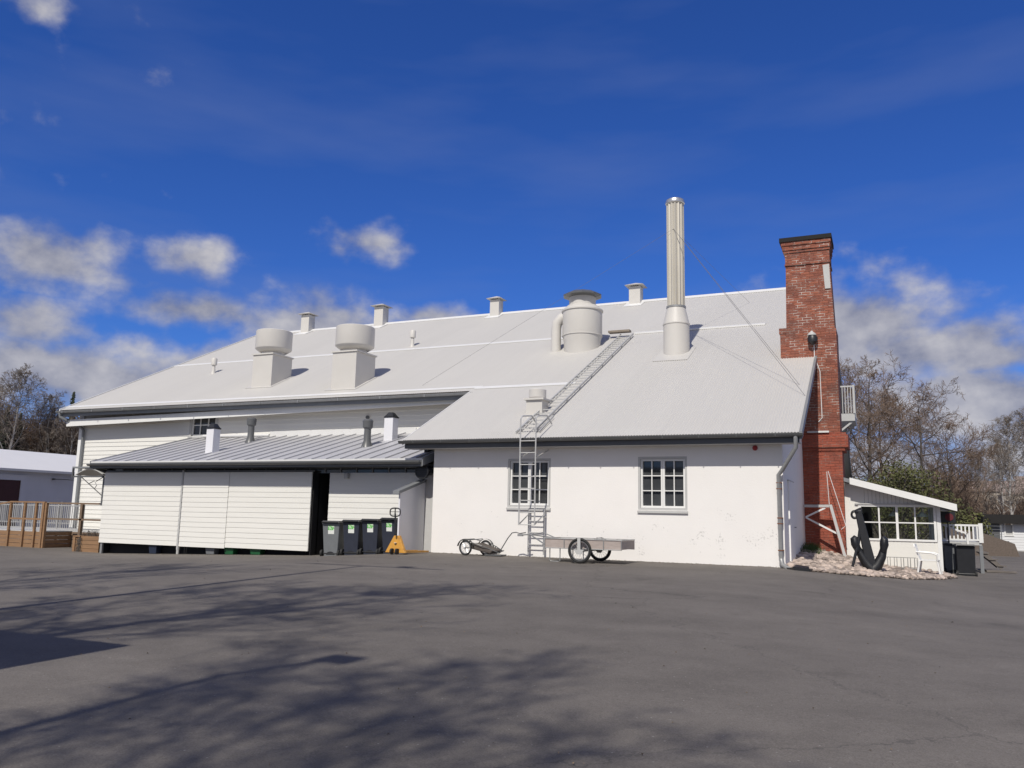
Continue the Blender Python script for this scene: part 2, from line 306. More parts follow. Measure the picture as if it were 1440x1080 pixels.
# ------------------------------------------------------------------ mesh helpers
class MB:
    def __init__(s): s.v = []; s.f = []
    def quad(s, *p):
        n = len(s.v); s.v += [tuple(q) for q in p]; s.f.append(tuple(range(n, n+len(p)))); return s
    def box(s, x0, x1, y0, y1, z0, z1):
        n = len(s.v)
        s.v += [(x0,y0,z0),(x1,y0,z0),(x1,y1,z0),(x0,y1,z0),(x0,y0,z1),(x1,y0,z1),(x1,y1,z1),(x0,y1,z1)]
        s.f += [tuple(n+i for i in q) for q in ((0,3,2,1),(4,5,6,7),(0,1,5,4),(1,2,6,5),(2,3,7,6),(3,0,4,7))]; return s
    def hexa(s, pts):       # 4 bottom, 4 top
        n = len(s.v); s.v += [tuple(p) for p in pts]
        s.f += [tuple(n+i for i in q) for q in ((0,3,2,1),(4,5,6,7),(0,1,5,4),(1,2,6,5),(2,3,7,6),(3,0,4,7))]; return s
    def beam(s, a, b, w, h=None, up=(0,0,1)):
        h = h or w; a = Vector(a); b = Vector(b); d = (b-a).normalized(); u = Vector(up)
        if abs(d.dot(u)) > .95: u = Vector((0,1,0))
        r = d.cross(u).normalized()*w/2; q = r.cross(d).normalized()*h/2
        return s.hexa([a-r-q, a+r-q, b+r-q, b-r-q, a-r+q, a+r+q, b+r+q, b-r+q])
    def tube(s, pts, rads, n=8, cap=True):
        pts = [Vector(p) for p in pts]
        if isinstance(rads, (int, float)): rads = [rads]*len(pts)
        base = len(s.v); prev = None
        for i, p in enumerate(pts):
            d = (pts[min(i+1, len(pts)-1)]-pts[max(i-1, 0)])
            d = d.normalized() if d.length > 1e-9 else Vector((0,0,1))
            if prev is None:
                u = Vector((0,0,1)) if abs(d.z) < .9 else Vector((1,0,0)); a = d.cross(u).normalized()
            else:
                a = (prev - d*prev.dot(d)); a = a.normalized() if a.length > 1e-6 else d.orthogonal().normalized()
            prev = a; b = d.cross(a)
            for k in range(n):
                t = 2*PI*k/n; s.v.append(tuple(p+(a*math.cos(t)+b*math.sin(t))*rads[i]))
        for i in range(len(pts)-1):
            for k in range(n):
                k2 = (k+1) % n; s.f.append((base+i*n+k, base+i*n+k2, base+(i+1)*n+k2, base+(i+1)*n+k))
        if cap:
            s.f.append(tuple(base+k for k in range(n-1,-1,-1))); e = base+(len(pts)-1)*n; s.f.append(tuple(e+k for k in range(n)))
        return s
    def lathe(s, cx, cy, prof, n=32, rx=None):   # prof: list of (r,z)
        base = len(s.v)
        for r_, z in prof:
            for k in range(n):
                t = 2*PI*k/n; s.v.append((cx+r_*math.cos(t), cy+r_*math.sin(t), z))
        for i in range(len(prof)-1):
            for k in range(n):
                k2 = (k+1) % n; s.f.append((base+i*n+k, base+i*n+k2, base+(i+1)*n+k2, base+(i+1)*n+k))
        s.f.append(tuple(base+k for k in range(n-1,-1,-1))); e = base+(len(prof)-1)*n; s.f.append(tuple(e+k for k in range(n)))
        return s
    def prism(s, poly, d):    # poly: list of 3d points; extruded by vector d
        n = len(s.v); k = len(poly); d = Vector(d)
        s.v += [tuple(p) for p in poly] + [tuple(Vector(p)+d) for p in poly]
        s.f.append(tuple(range(n, n+k))); s.f.append(tuple(range(n+2*k-1, n+k-1, -1)))
        for i in range(k):
            j = (i+1) % k; s.f.append((n+i, n+i+k, n+j+k, n+j))
        return s
    def torus(s, c, axis, R_, r_, n=28, m=8, arc=(0, 1)):
        c = Vector(c); axis = Vector(axis).normalized(); a = axis.orthogonal().normalized(); b = axis.cross(a)
        pts = []; 
        base = len(s.v)
        for i in range(n):
            t = 2*PI*i/n; e = a*math.cos(t)+b*math.sin(t)
            for j in range(m):
                q = 2*PI*j/m; s.v.append(tuple(c+e*(R_+r_*math.cos(q))+axis*r_*math.sin(q)))
        for i in range(n):
            for j in range(m):
                i2 = (i+1) % n; j2 = (j+1) % m
                s.f.append((base+i*m+j, base+i2*m+j, base+i2*m+j2, base+i*m+j2))
        return s
    def xform(s, mat, start=0):
        s.v[start:] = [tuple(mat @ Vector(p)) for p in s.v[start:]]; return s
    def build(s, name, mat, parent=None, smooth=False, loc=None, label=None, kind=None, bevel=0):
        o_ = Vector((0,0,0)); p = parent
        while p is not None: o_ += Vector(p.location); p = p.parent
        l_ = Vector(loc) if loc is not None else Vector((0,0,0))
        if loc is not None and parent is not None: l_ = Vector(loc)-o_
        o_ = o_+l_
        me = bpy.data.meshes.new(name)
        me.from_pydata([(v[0]-o_.x, v[1]-o_.y, v[2]-o_.z) for v in s.v], [], s.f); me.validate(); me.update()
        if smooth:
            me.polygons.foreach_set('use_smooth', [True]*len(me.polygons)); me.update()
            try: me.set_sharp_from_angle(angle=R(38))
            except Exception: pass
        me.materials.append(mat if not isinstance(mat, str) else M[mat])
        ob = bpy.data.objects.new(name, me); sc.collection.objects.link(ob)
        ob.location = l_
        if parent is not None: ob.parent = parent
        if bevel:
            b = ob.modifiers.new('bevel', 'BEVEL'); b.width = bevel; b.segments = 2; b.limit_method = 'ANGLE'
        if label: ob['label'] = label
        if kind: ob['kind'] = kind
        return ob
def thing(name, label, cat, loc=(0,0,0), group=None):
    o = bpy.data.objects.new(name, None); sc.collection.objects.link(o); o.location = loc; o.empty_display_size = .3
    o['label'] = label; o['category'] = cat
    if group: o['group'] = group
    return o
def tag(o, label, cat, group=None):
    o['label'] = label; o['category'] = cat
    if group: o['group'] = group
    return o
def kids(o): return [c for c in sc.collection.objects if c.parent == o]
def copy_tree(o, parent=None):
    c = o.copy(); sc.collection.objects.link(c)
    if parent is not None: c.parent = parent
    for ch in kids(o): copy_tree(ch, c)
    return c
def boards(mb, x0, x1, z0, z1, y, pitch, holes=(), lip=.024):
    z = z0
    while z < z1-1e-4:
        t = min(z+pitch, z1); segs = [(x0, x1)]
        for hx0, hx1, hz0, hz1 in holes:
            if z+.02 < hz1 and t-.02 > hz0:
                ns = []
                for a, b in segs:
                    if hx0 > a: ns.append((a, min(b, hx0)))
                    if hx1 < b: ns.append((max(a, hx1), b))
                segs = [q for q in ns if q[1]-q[0] > .01]
        for a, b in segs:
            mb.quad((a,y-lip,z),(b,y-lip,z),(b,y-.003,t),(a,y-.003,t)); mb.quad((a,y,z),(b,y,z),(b,y-lip,z),(a,y-lip,z))
        z = t
    return mb
def wall_holes(mb, x0, x1, y0, y1, z0, z1, holes):
    xs = sorted({x0, x1, *[h[0] for h in holes], *[h[1] for h in holes]})
    for a, b in zip(xs, xs[1:]):
        hs_ = [h for h in holes if h[0] <= a+1e-6 and h[1] >= b-1e-6]
        if not hs_: mb.box(a, b, y0, y1, z0, z1)
        else:
            h = hs_[0]; mb.box(a, b, y0, y1, z0, h[2]); mb.box(a, b, y0, y1, h[3], z1)
    return mb
def g(x, y):
    z = -.35*min(1, max(0, 1-y/21.))
    l = max(0, -12.7-x); z -= min(l, 4.3)*.065 + min(max(0, l-4.3), 10)*.03
    r = max(0, x+2.4); z -= min(r, 4.5)*.085*min(1, max(0, (y-8)/12))
    return z

# ------------------------------------------------------------------ setting: ground
def axis_vals(lo, hi, flo, fhi, fine):
    v = [flo+i*fine for i in range(int((fhi-flo)/fine)+1)]
    a = flo; st = fine
    while a > lo: st *= 1.5; a -= st; v.insert(0, max(a, lo))
    a = v[-1]; st = fine
    while a < hi: st *= 1.5; a += st; v.append(min(a, hi))
    return v
gx = axis_vals(-1500, 1500, -42, 14, .7); gy = axis_vals(-1500, 1500, -14, 70, .7)
gm = MB(); gm.v = [(x, y, g(x, y)) for y in gy for x in gx]
W_ = len(gx)
gm.f = [(j*W_+i, j*W_+i+1, (j+1)*W_+i+1, (j+1)*W_+i) for j in range(len(gy)-1) for i in range(W_-1)]
gm.build('ground', 'asphalt', smooth=True, kind='structure')

random.seed(5)
hm = MB(); N = 240
for ring, (rad, zz) in enumerate(((300, -2), (430, 1), (560, 1), (700, 1), (760, 0))):
    for k in range(N):
        t = 2*PI*k/N
        h = (-2, 5, 15, 22, -2)[ring]*(1+.35*math.sin(3*t+1)+.22*math.sin(7*t+ring))+random.uniform(-.5, .5)
        hm.v.append((rad*math.cos(t), rad*math.sin(t), h))
for i in range(4):
    for k in range(N): hm.f.append((i*N+k, i*N+(k+1) % N, (i+1)*N+(k+1) % N, (i+1)*N+k))
hm.build('hills', 'hill', smooth=True, kind='structure')

# ------------------------------------------------------------------ main hall with its front wing
TR = .4856
def zr(y): return 3.40+TR*(y-21.76)
XL_, XR_, XW = -34.55, -1.86, -13.34        # roof ends, wing roof end
YE, YW, YR, ZR = 26.08, 21.62, 38.80, 11.67
hall = thing('factory_hall', 'long white hall with a pale corrugated roof reaching low over its plastered front wing', 'building', (-18, 22.16, 0))
# walls
w1 = (-10.05, -8.71, 1.38, 2.78); w2 = (-6.15, -4.81, 1.36, 2.80)
wing = wall_holes(MB(), -12.53, -2.37, 22.16, 22.46, -.7, 3.44, [w1, w2])
wing.prism([(-12.53,22.46,-.7),(-12.53,26.9,-.7),(-12.53,26.9,zr(26.9)-.12),(-12.53,22.46,zr(22.46)-.12)], (.3,0,0))
wing.build('plaster_wall', 'plaster', hall)
gb = MB().prism([(-2.37,22.462,-.7),(-2.37,55.2,-.7),(-2.37,55.2,3.5),(-2.37,YR,ZR-.14),(-2.37,22.462,3.44)], (-.3,0,0))
gb.build('gable_wall', 'gable_white', hall)
mw = MB(); win_m = (-27.2, -25.87, 4.27, 5.12)
boards(mw, -33.85, -12.2, -.7, 5.5, 26.9, .19, [win_m])
mw.box(-33.85, -27.2, 26.902, 27.1, -.8, 5.6); mw.box(-25.87, -12.9, 26.902, 27.1, -.8, 5.6); mw.box(-27.2, -25.87, 26.902, 27.1, -.8, 4.27)
mw.build('board_wall', 'board', hall)
mw2 = MB(); mw2.prism([(-34.0,26.9,-.8),(-34.0,50,-.8),(-34.0,50,6),(-34.0,YR,ZR-.2),(-34.0,26.9,5.7)], (.14,0,0))
mw2.box(-34.1, -33.84, 26.84, 27.0, -.8, 5.4)
mw2.build('corner_trim', 'trim', hall)
MB().box(-34, -2.7, 54.9, 55.2, -.7, 3.6).build('rear_wall', 'plaster', hall)

# roof: real corrugated sheet
rf = MB()
nx = int((XR_-XL_)/.0155); amp = .009; nrm = Vector((0, -TR, 1)).normalized()
def ystart(x): return YW if x > XW else YE
prevc = None; cols = []
for i in range(nx+1):
    x = XL_+(XR_-XL_)*i/nx; cols.append((x, amp*math.sin(2*PI*x/.0775)))
for (xa, oa), (xb, ob_) in zip(cols, cols[1:]):
    ys = ystart((xa+xb)/2)
    p = [Vector((xa,ys,zr(ys)))+nrm*oa, Vector((xb,ys,zr(ys)))+nrm*ob_, Vector((xb,YR,zr(YR)))+nrm*ob_, Vector((xa,YR,zr(YR)))+nrm*oa]
    rf.quad(*p)
rf.quad((XL_,YR,zr(YR)),(XR_,YR,zr(YR)),(XR_,56.2,zr(YR)-TR*17.4),(XL_,56.2,zr(YR)-TR*17.4))
roof = rf.build('roof', 'roof', hall)
un = MB()     # deck below the sheet
def slab(mb, x0, x1, ya, yb, t=.10, off=.03):
    return mb.hexa([(x0,ya,zr(ya)-off-t),(x1,ya,zr(ya)-off-t),(x1,yb,zr(yb)-off-t),(x0,yb,zr(yb)-off-t),(x0,ya,zr(ya)-off),(x1,ya,zr(ya)-off),(x1,yb,zr(yb)-off),(x0,yb,zr(yb)-off)])
slab(un, XL_+.03, XW+.02, YE+.05, YR-.05); slab(un, XW+.02, XR_-.03, YW+.05, YR-.05)
un.build('roof_deck', 'soffit_brown', roof)
# rake trim
rk = MB()
def rake(mb, x, ya, yb, w=.035, up=.03, dn=.17):
    return mb.hexa([(x-w,ya,zr(ya)-dn),(x+w,ya,zr(ya)-dn),(x+w,yb,zr(yb)-dn),(x-w,yb,zr(yb)-dn),(x-w,ya,zr(ya)+up),(x+w,ya,zr(ya)+up),(x+w,yb,zr(yb)+up),(x-w,yb,zr(yb)+up)])
rake(rk, XR_, YW, YR); rk.hexa([(XR_-.03,YR,ZR-.16),(XR_+.03,YR,ZR-.16),(XR_+.03,56.2,ZR-.16-TR*17.4),(XR_-.03,56.2,ZR-.16-TR*17.4),(XR_-.03,YR,ZR+.03),(XR_+.03,YR,ZR+.03),(XR_+.03,56.2,ZR+.03-TR*17.4),(XR_-.03,56.2,ZR+.03-TR*17.4)])
rk.build('rake_trim', 'fascia', roof)
rk = MB(); rake(rk, XL_, YE, YR, .03, .05, .14); rk.build('rake_trim', 'flash', roof)
rk = MB(); rake(rk, XW, YW, YE, .015, .015, .14); rk.build('rake_trim', 'flash', roof)
fl = MB()
def strip(mb, x0, x1, yc_, wd=.16, hh=.04):
    return mb.hexa([(x0,yc_-wd,zr(yc_-wd)+.012),(x1,yc_-wd,zr(yc_-wd)+.012),(x1,yc_+wd,zr(yc_+wd)+.012),(x0,yc_+wd,zr(yc_+wd)+.012),(x0,yc_-wd,zr(yc_-wd)+hh),(x1,yc_-wd,zr(yc_-wd)+hh),(x1,yc_+wd,zr(yc_+wd)+.02),(x0,yc_+wd,zr(yc_+wd)+.02)])
strip(fl, XL_-.02, -12.2, 32.66, .14); strip(fl, -9.15, -3.95, 32.60, .15, .07); strip(fl, -13.3, -9.5, 26.35, .12, .03); strip(fl, XL_-.02, -13.1, 26.45, .10, .028)
fl.hexa([(XL_-.03,YR-.2,zr(YR-.2)+.015),(XR_+.03,YR-.2,zr(YR-.2)+.015),(XR_+.03,YR+.2,zr(YR-.2)+.015),(XL_-.03,YR+.2,zr(YR-.2)+.015),(XL_-.03,YR-.2,zr(YR-.2)+.05),(XR_+.03,YR-.2,zr(YR-.2)+.05),(XR_+.03,YR,ZR+.09),(XL_-.03,YR,ZR+.09)])
fl.build('flashing', 'flash', roof)
# eaves: gutters and boards
def gutter(mb, x0, x1, y, z, r_=.075, n=9):
    # half-round trough, lip towards -Y
    pts = [(y+r_*math.cos(PI+PI*k/(n-1)), z+r_*math.sin(PI+PI*k/(n-1))) for k in range(n)]
    for (ya, za), (yb, zb) in zip(pts, pts[1:]):
        mb.quad((x0,ya,za),(x0,yb,zb),(x1,yb,zb),(x1,ya,za))
    for x in (x0, x1): mb.quad(*[(x, a, b) for a, b in pts])
    mb.tube([(x0,y-r_,z),(x1,y-r_,z)], .011, 6)
    return mb
gt = gutter(MB(), -13.42, -1.80, 21.555, 3.295, .08)
x = -12.9
while x < -1.9: gt.box(x-.012, x+.012, 21.466, 21.474, 3.23, 3.31); x += .95
gt.build('gutter', 'gutter', hall)
MB().box(-13.30, -1.90, 21.68, 21.72, 3.08, 3.26).build('fascia_board', 'gutter', hall)
MB().box(-13.28, -1.90, 21.72, 22.158, 3.08, 3.11).build('eave_soffit', 'grey_trim', hall)
gt = gutter(MB(), XL_-.06, -13.2, 26.0, 5.42, .08)
x = XL_+.4
while x < -13.4: gt.box(x-.02, x+.02, 25.9, 25.92, 5.33, 5.44); x += 1.9
gt.build('gutter', 'galv', hall)
MB().box(XL_+.05, -12.9, 26.12, 26.15, 5.2, 5.42).build('fascia_board', 'fascia', hall)
MB().hexa([(-34.3,26.30,4.76),(-12.6,26.30,5.13),(-12.6,26.36,5.13),(-34.3,26.36,4.76),(-34.3,26.30,5.06),(-12.6,26.30,5.36),(-12.6,26.36,5.36),(-34.3,26.36,5.06)]).build('eave_board', 'trim', hall)
MB().hexa([(-34.3,26.37,4.80),(-12.6,26.37,5.17),(-12.6,26.895,5.20),(-34.3,26.895,4.90),(-34.3,26.37,4.84),(-12.6,26.37,5.21),(-12.6,26.895,5.24),(-34.3,26.895,4.94)]).build('eave_soffit', 'soffit_brown', hall)
# downpipes
dp = MB(); dp.tube([(-1.98,21.56,3.24),(-1.98,21.58,2.96),(-2.36,21.98,2.42),(-2.46,22.03,2.30),(-2.46,22.05,.16)], .055, 10)
dp.tube([(-2.46,22.05,.20),(-2.42,21.98,.06),(-2.22,21.8,-.04)], [.058,.06,.066], 10)
dpo = dp.build('downpipe', 'galv', hall, smooth=True)
for z in (2.1, 1.95, 1.22, 1.08, .42):
    cl = MB(); cl.lathe(-2.46, 22.05, [(.066,z-.012),(.072,z-.012),(.072,z+.012),(.066,z+.012)], 12); cl.box(-2.53,-2.39,22.04,22.16,z-.012,z+.012); cl.build('pipe_clamp', 'rust', dpo)
dp = MB(); dp.tube([(-34.42,26.0,5.36),(-34.42,26.02,5.18),(-33.78,26.72,4.72),(-33.74,26.78,4.6),(-33.74,26.78,-.4)], .06, 10); dp.build('downpipe', 'fascia', hall, smooth=True)
# windows of the plaster wing
def wing_window(h):
    x0, x1, z0, z1 = h
    fr = MB(); y = 22.17; d = 22.33
    t = .06
    fr.box(x0, x0+t, y, d, z0, z1); fr.box(x1-t, x1, y, d, z0, z1); fr.box(x0+t, x1-t, y, d, z1-t, z1); fr.box(x0+t, x1-t, y, d, z0, z0+t)
    f_ = fr.build('window', 'grey_trim', hall)
    cs = MB(); xm = (x0+x1)/2; ya, yb = 22.215, 22.29
    for a, b in ((x0+t+.004, xm-.003), (xm+.003, x1-t-.004)):
        s = .05
        cs.box(a, a+s, ya, yb, z0+t+.004, z1-t-.004); cs.box(b-s, b, ya, yb, z0+t+.004, z1-t-.004)
        cs.box(a+s, b-s, ya, yb, z1-t-.004-s, z1-t-.004); cs.box(a+s, b-s, ya, yb, z0+t+.004, z0+t+.06)
        mid = (a+b)/2; cs.box(mid-.013, mid+.013, ya+.01, yb-.01, z0+t+.06, z1-t-s-.004)
        hz = (z1-t-s)-(z0+t+.06)
        for k in (1, 2):
            zz = z0+t+.06+hz*k/3
            cs.box(a+s, mid-.013, ya+.012, yb-.012, zz-.013, zz+.013); cs.box(mid+.013, b-s, ya+.012, yb-.012, zz-.013, zz+.013)
    cs.build('casement', 'trim', f_)
    MB().box(x0+t, x1-t, 22.30, 22.31, z0+t, z1-t).build('pane', 'pane', f_)
    MB().hexa([(x0-.015,22.11,z0-.075),(x1+.015,22.11,z0-.075),(x1+.015,22.20,z0-.05),(x0-.015,22.20,z0-.05),(x0-.015,22.11,z0-.02),(x1+.015,22.11,z0-.02),(x1+.015,22.20,z0+.008),(x0-.015,22.20,z0+.008)]).build('sill', 'grey_trim', f_)
wing_window(w1); wing_window(w2)
x0, x1, z0, z1 = win_m
fr = MB(); fr.box(x0-.12, x0, 26.85, 27.0, z0-.05, z1+.05); fr.box(x1, x1+.12, 26.85, 27.0, z0-.05, z1+.05); fr.box(x0-.16, x1+.16, 26.83, 27.0, z0-.13, z0-.052)
fo = fr.build('window', 'grey_trim', hall)
mu = MB(); mu.box(x0, x0+.06, 26.9, 26.95, z0-.03, z1+.05); mu.box(x1-.06, x1, 26.9, 26.95, z0-.03, z1+.05); mu.box(x0, x1, 26.9, 26.95, z0-.05, z0+.02)
for k in (1, 2): mu.box(x0+(x1-x0)*k/3-.02, x0+(x1-x0)*k/3+.02, 26.905, 26.945, z0+.02, z1+.05)
mu.box(x0+.06, x1-.06, 26.908, 26.942, (z0+z1)/2-.02, (z0+z1)/2+.02)
mu.build('casement', 'trim', fo); MB().box(x0, x1, 26.955, 26.965, z0-.05, z1+.1).build('pane', 'pane', fo)
# gable door (narrow view)
dr = MB(); dr.box(-2.368, -2.33, 23.2, 24.4, -.2, 2.2); d_ = dr.build('door', 'gable_white', hall)
hd = MB(); hd.tube([(-2.33,24.25,.98),(-2.28,24.25,.98),(-2.28,24.12,.98)], .012, 6); hd.build('handle', 'gutter', d_)
MB().box(-2.368, -2.325, 23.1, 24.5, 2.2, 2.23).build('door_lintel', 'grey_trim', hall)
# fire alarm horn, wall outlet
al = MB(); al.tube([(-3.04,22.16,3.0),(-3.04,22.09,3.0)], [.07,.055], 14); al.tube([(-3.04,22.09,3.0),(-3.04,22.06,3.0)], [.04,.03], 12); al.build('alarm_bell', 'red', hall, smooth=True)
ol = MB(); ol.tube([(-18.2,26.9,4.78),(-18.2,26.82,4.78)], .07, 12); ol.build('wall_outlet', 'gutter', hall, smooth=True)

# roof equipment
def ridge_vent(x, wd, top):
    v = MB(); y = YR-.15; z = ZR-.15
    v.box(x-wd/2, x+wd/2, y-wd/2, y+wd/2, z-.25, top-.18)
    o = v.build('ridge_vent', 'vent', hall)
    c = MB(); q = wd*.83; zt = top-.13
    for s_ in ((-1,-1),(1,-1),(1,1),(-1,1)): c.box(x+s_[0]*wd*.42-.02, x+s_[0]*wd*.42+.02, y+s_[1]*wd*.42-.02, y+s_[1]*wd*.42+.02, top-.18, zt)
    n = len(c.v); c.v += [(x-q,y-q,zt),(x+q,y-q,zt),(x+q,y+q,zt),(x-q,y+q,zt),(x,y,top+.06)]
    c.f += [(n+3,n+2,n+1,n)] + [(n+i,n+(i+1) % 4,n+4) for i in range(4)]
    c.build('vent_cap', 'vent', o)
    k = MB(); k.hexa([(x-wd*.8,y-wd*1.3,zr(y-wd*1.3)+.012),(x+wd*.8,y-wd*1.3,zr(y-wd*1.3)+.012),(x+wd*.8,y,zr(y)+.012),(x-wd*.8,y,zr(y)+.012),(x-wd*.8,y-wd*1.3,zr(y-wd*1.3)+.03),(x+wd*.8,y-wd*1.3,zr(y-wd*1.3)+.03),(x+wd*.8,y,zr(y)+.03),(x-wd*.8,y,zr(y)+.03)])
    k.build('vent_flashing', 'flash', o)
for x, wd, tp in ((-30.7,.56,12.72), (-25.6,.58,12.78), (-18.4,.52,12.56), (-10.8,.56,12.55)): ridge_vent(x, wd, tp)
def fan_unit(x0, x1, y0, y1, ztop, lab):
    b = MB(); b.box(x0, x1, y0, y1, zr(y0)-.15, ztop); o = b.build('exhaust_fan', 'vent', hall, label=lab)
    c = MB(); e = .05; c.box(x0-e, x1+e, y0-e, y1+e, ztop+.002, ztop+.06); c.build('box_lid', 'vent', o)
    cx, cy = (x0+x1)/2, (y0+y1)/2
    nk = MB().lathe(cx, cy, [(.50,ztop+.06),(.50,ztop+.19)], 32); nk.build('fan_neck', 'vent', o, smooth=True)
    h = MB().lathe(cx, cy, [(.52,ztop+.19),(.60,ztop+.20),(.78,ztop+.33),(.79,ztop+.36),(.79,ztop+1.12),(.77,ztop+1.14),(.70,ztop+1.14),(.69,ztop+.9)], 48); h.build('fan_hood', 'vent', o, smooth=True)
    k = MB().hexa([(x0-.25,y0-.12,zr(y0-.12)+.012),(x1+.12,y0-.12,zr(y0-.12)+.012),(x1+.12,y1,zr(y1)+.012),(x0-.25,y1,zr(y1)+.012),(x0-.25,y0-.12,zr(y0-.12)+.028),(x1+.12,y0-.12,zr(y0-.12)+.028),(x1+.12,y1,zr(y1)+.028),(x0-.25,y1,zr(y1)+.028)])
    k.build('vent_flashing', 'roof', o)
fan_unit(-25.05, -23.98, 27.95, 29.25, 7.84, 'round hooded exhaust fan on a square box, the one farther along the roof')
fan_unit(-20.15, -19.0, 27.05, 28.4, 7.48, 'round hooded exhaust fan on a square box, the one nearer the plastered wing')
for x, y, tp in ((-29.97,30.71,8.5), (-20.17,33.2,9.72)):
    b = MB().lathe(x, y, [(.15,zr(y)-.1),(.08,zr(y)+.12),(.075,tp-.38),(.075,tp-.35)], 16); o = b.build('vent_pipe', 'vent', hall, smooth=True)
    MB().lathe(x, y, [(.08,tp-.36),(.14,tp-.34),(.145,tp-.05),(.12,tp),(.02,tp+.01)], 16).build('pipe_cowl', 'vent', o, smooth=True)
# drum
cx, cy = -10.88, 30.95
dm = MB().lathe(cx, cy, [(.72,zr(cy)-.5),(.74,8.10),(.80,8.32),(.80,9.30),(.84,9.31),(.84,9.36),(.62,9.55),(.54,9.56),(.54,9.92)], 48); dr_ = dm.build('ventilation_drum', 'vent', hall, smooth=True)
MB().lathe(cx, cy, [(.55,9.90),(.80,9.95),(.80,10.0),(.55,10.13),(.1,10.15)], 10).build('drum_cap', 'gutter', dr_)
MB().lathe(cx, cy, [(.805,8.30),(.815,8.30),(.815,8.335),(.805,8.335)], 48).build('drum_band', 'vent', dr_, smooth=True)
el_ = MB(); el_.tube([(-11.93,30.75,7.3),(-11.93,30.75,8.62),(-11.90,30.76,8.88),(-11.72,30.80,9.10),(-11.3,30.88,9.16)], [.20,.20,.21,.22,.24], 20); el_.build('elbow_duct', 'vent', dr_, smooth=True)
MB().box(-10.1, -9.2, 31.9, 32.2, 8.62, 8.70).build('walkway_plate', 'soffit_brown', dr_)
# flue stack
cx, cy = -6.72, 29.45
st = MB().lathe(cx, cy, [(.47,zr(cy)-.45),(.47,8.12),(.49,8.13),(.49,8.17),(.47,8.18),(.33,8.80)], 40); so_ = st.build('flue_stack', 'vent', hall, smooth=True)
fb = MB(); n = 56; base = 0
for z in (8.80, 12.80):
    for k in range(n):
        t = 2*PI*k/n; r_ = (.330, .309, .285, .309)[k % 4]; fb.v.append((cx+r_*math.cos(t), cy+r_*math.sin(t), z))
for k in range(n): fb.f.append((k, (k+1) % n, n+(k+1) % n, n+k))
fb.build('fluted_pipe', 'stack', so_)
MB().lathe(cx, cy, [(.345,8.76),(.355,8.76),(.355,8.83),(.34,8.83)], 32).build('pipe_collar', 'galv', so_, smooth=True)
MB().lathe(cx, cy, [(.29,12.74),(.355,12.78),(.36,12.84),(.33,12.92),(.22,12.98),(.05,13.01)], 32).build('stack_cap', 'chrome', so_, smooth=True)
for e, r_ in (((-1.93,24.25,zr(24.25)), .006), ((-2.15,25.2,zr(25.2)), .006), ((-5.1,36.6,zr(36.6)), .005), ((-15.9,27.0,zr(27)), .004)):
    MB().tube([(cx, cy-.3, 11.72), e], r_, 5).build('guy_wire', 'wire', so_)
kk = MB(); kk.hexa([(cx-.62,28.4,zr(28.4)+.012),(cx+.62,28.4,zr(28.4)+.012),(cx+.62,29.9,zr(29.9)+.012),(cx-.62,29.9,zr(29.9)+.012),(cx-.62,28.4,zr(28.4)+.026),(cx+.62,28.4,zr(28.4)+.026),(cx+.62,29.9,zr(29.9)+.026),(cx-.62,29.9,zr(29.9)+.026)])
kk.build('vent_flashing', 'roof', so_)
# small box vent
bx = MB(); bx.box(-10.05, -9.52, 23.42, 23.95, 4.0, 4.68); o = bx.build('box_vent', 'vent', hall)
MB().box(-10.12, -9.45, 23.35, 24.02, 4.682, 4.74).build('box_lid', 'vent', o)
MB().lathe(-9.78, 23.68, [(.24,4.742),(.27,4.78),(.27,5.02),(.25,5.04)], 28).build('vent_drum', 'vent', o, smooth=True)
# ladders
ld = MB()
for x in (-9.30, -8.83):
    ld.tube([(x,21.3,.89),(x,21.3,3.84),(x,21.42,3.93),(x,22.1,4.02),(x,22.5,zr(22.5)+.05)], .022, 8)
z = .9
while z < 3.5: ld.tube([(-9.30,21.3,z),(-8.83,21.3,z)], .015, 6); z += .33
for x in (-9.30, -8.83):
    ld.tube([(x,21.3,.9),(x,22.16,1.25)], .018, 6); ld.tube([(x,21.3,2.75),(x+.05,22.16,3.02)], .016, 6)
ld.build('wall_ladder', 'ladder', hall)
l2 = MB()
for x in (-9.30, -8.83): l2.tube([(x,22.0,.06),(x,22.0,1.34)], .022, 8)
for z in (.35, .68, 1.0, 1.3): l2.tube([(-9.30,22.0,z),(-8.83,22.0,z)], .015, 6)
for x in (-9.30, -8.83): l2.box(x-.02, x+.02, 22.0, 22.16, 1.1, 1.14); l2.box(x-.02, x+.02, 22.0, 22.16, .2, .24)
l2.build('wall_ladder', 'ladder', hall, label='short lower ladder piece fixed to the wall')
l3 = MB()
for x in (-9.62, -9.10): l3.beam((x,21.85,zr(21.85)+.12), (x,32.1,zr(32.1)+.12), .045, .06)
y = 22.0
while y < 32.1: l3.beam((-9.62,y,zr(y)+.13), (-9.10,y,zr(y)+.13), .03, .03); y += .30
y = 22.1
while y < 32: 
    for x in (-9.62, -9.10): l3.box(x-.02, x+.02, y-.02, y+.02, zr(y)+.0, zr(y)+.12)
    y += 1.2
for x in (-9.7, -8.98): l3.beam((x,21.9,zr(21.9)+.06), (x,23.0,zr(23.0)+.10), .035, .05)
l3.build('roof_ladder', 'ladder', hall)
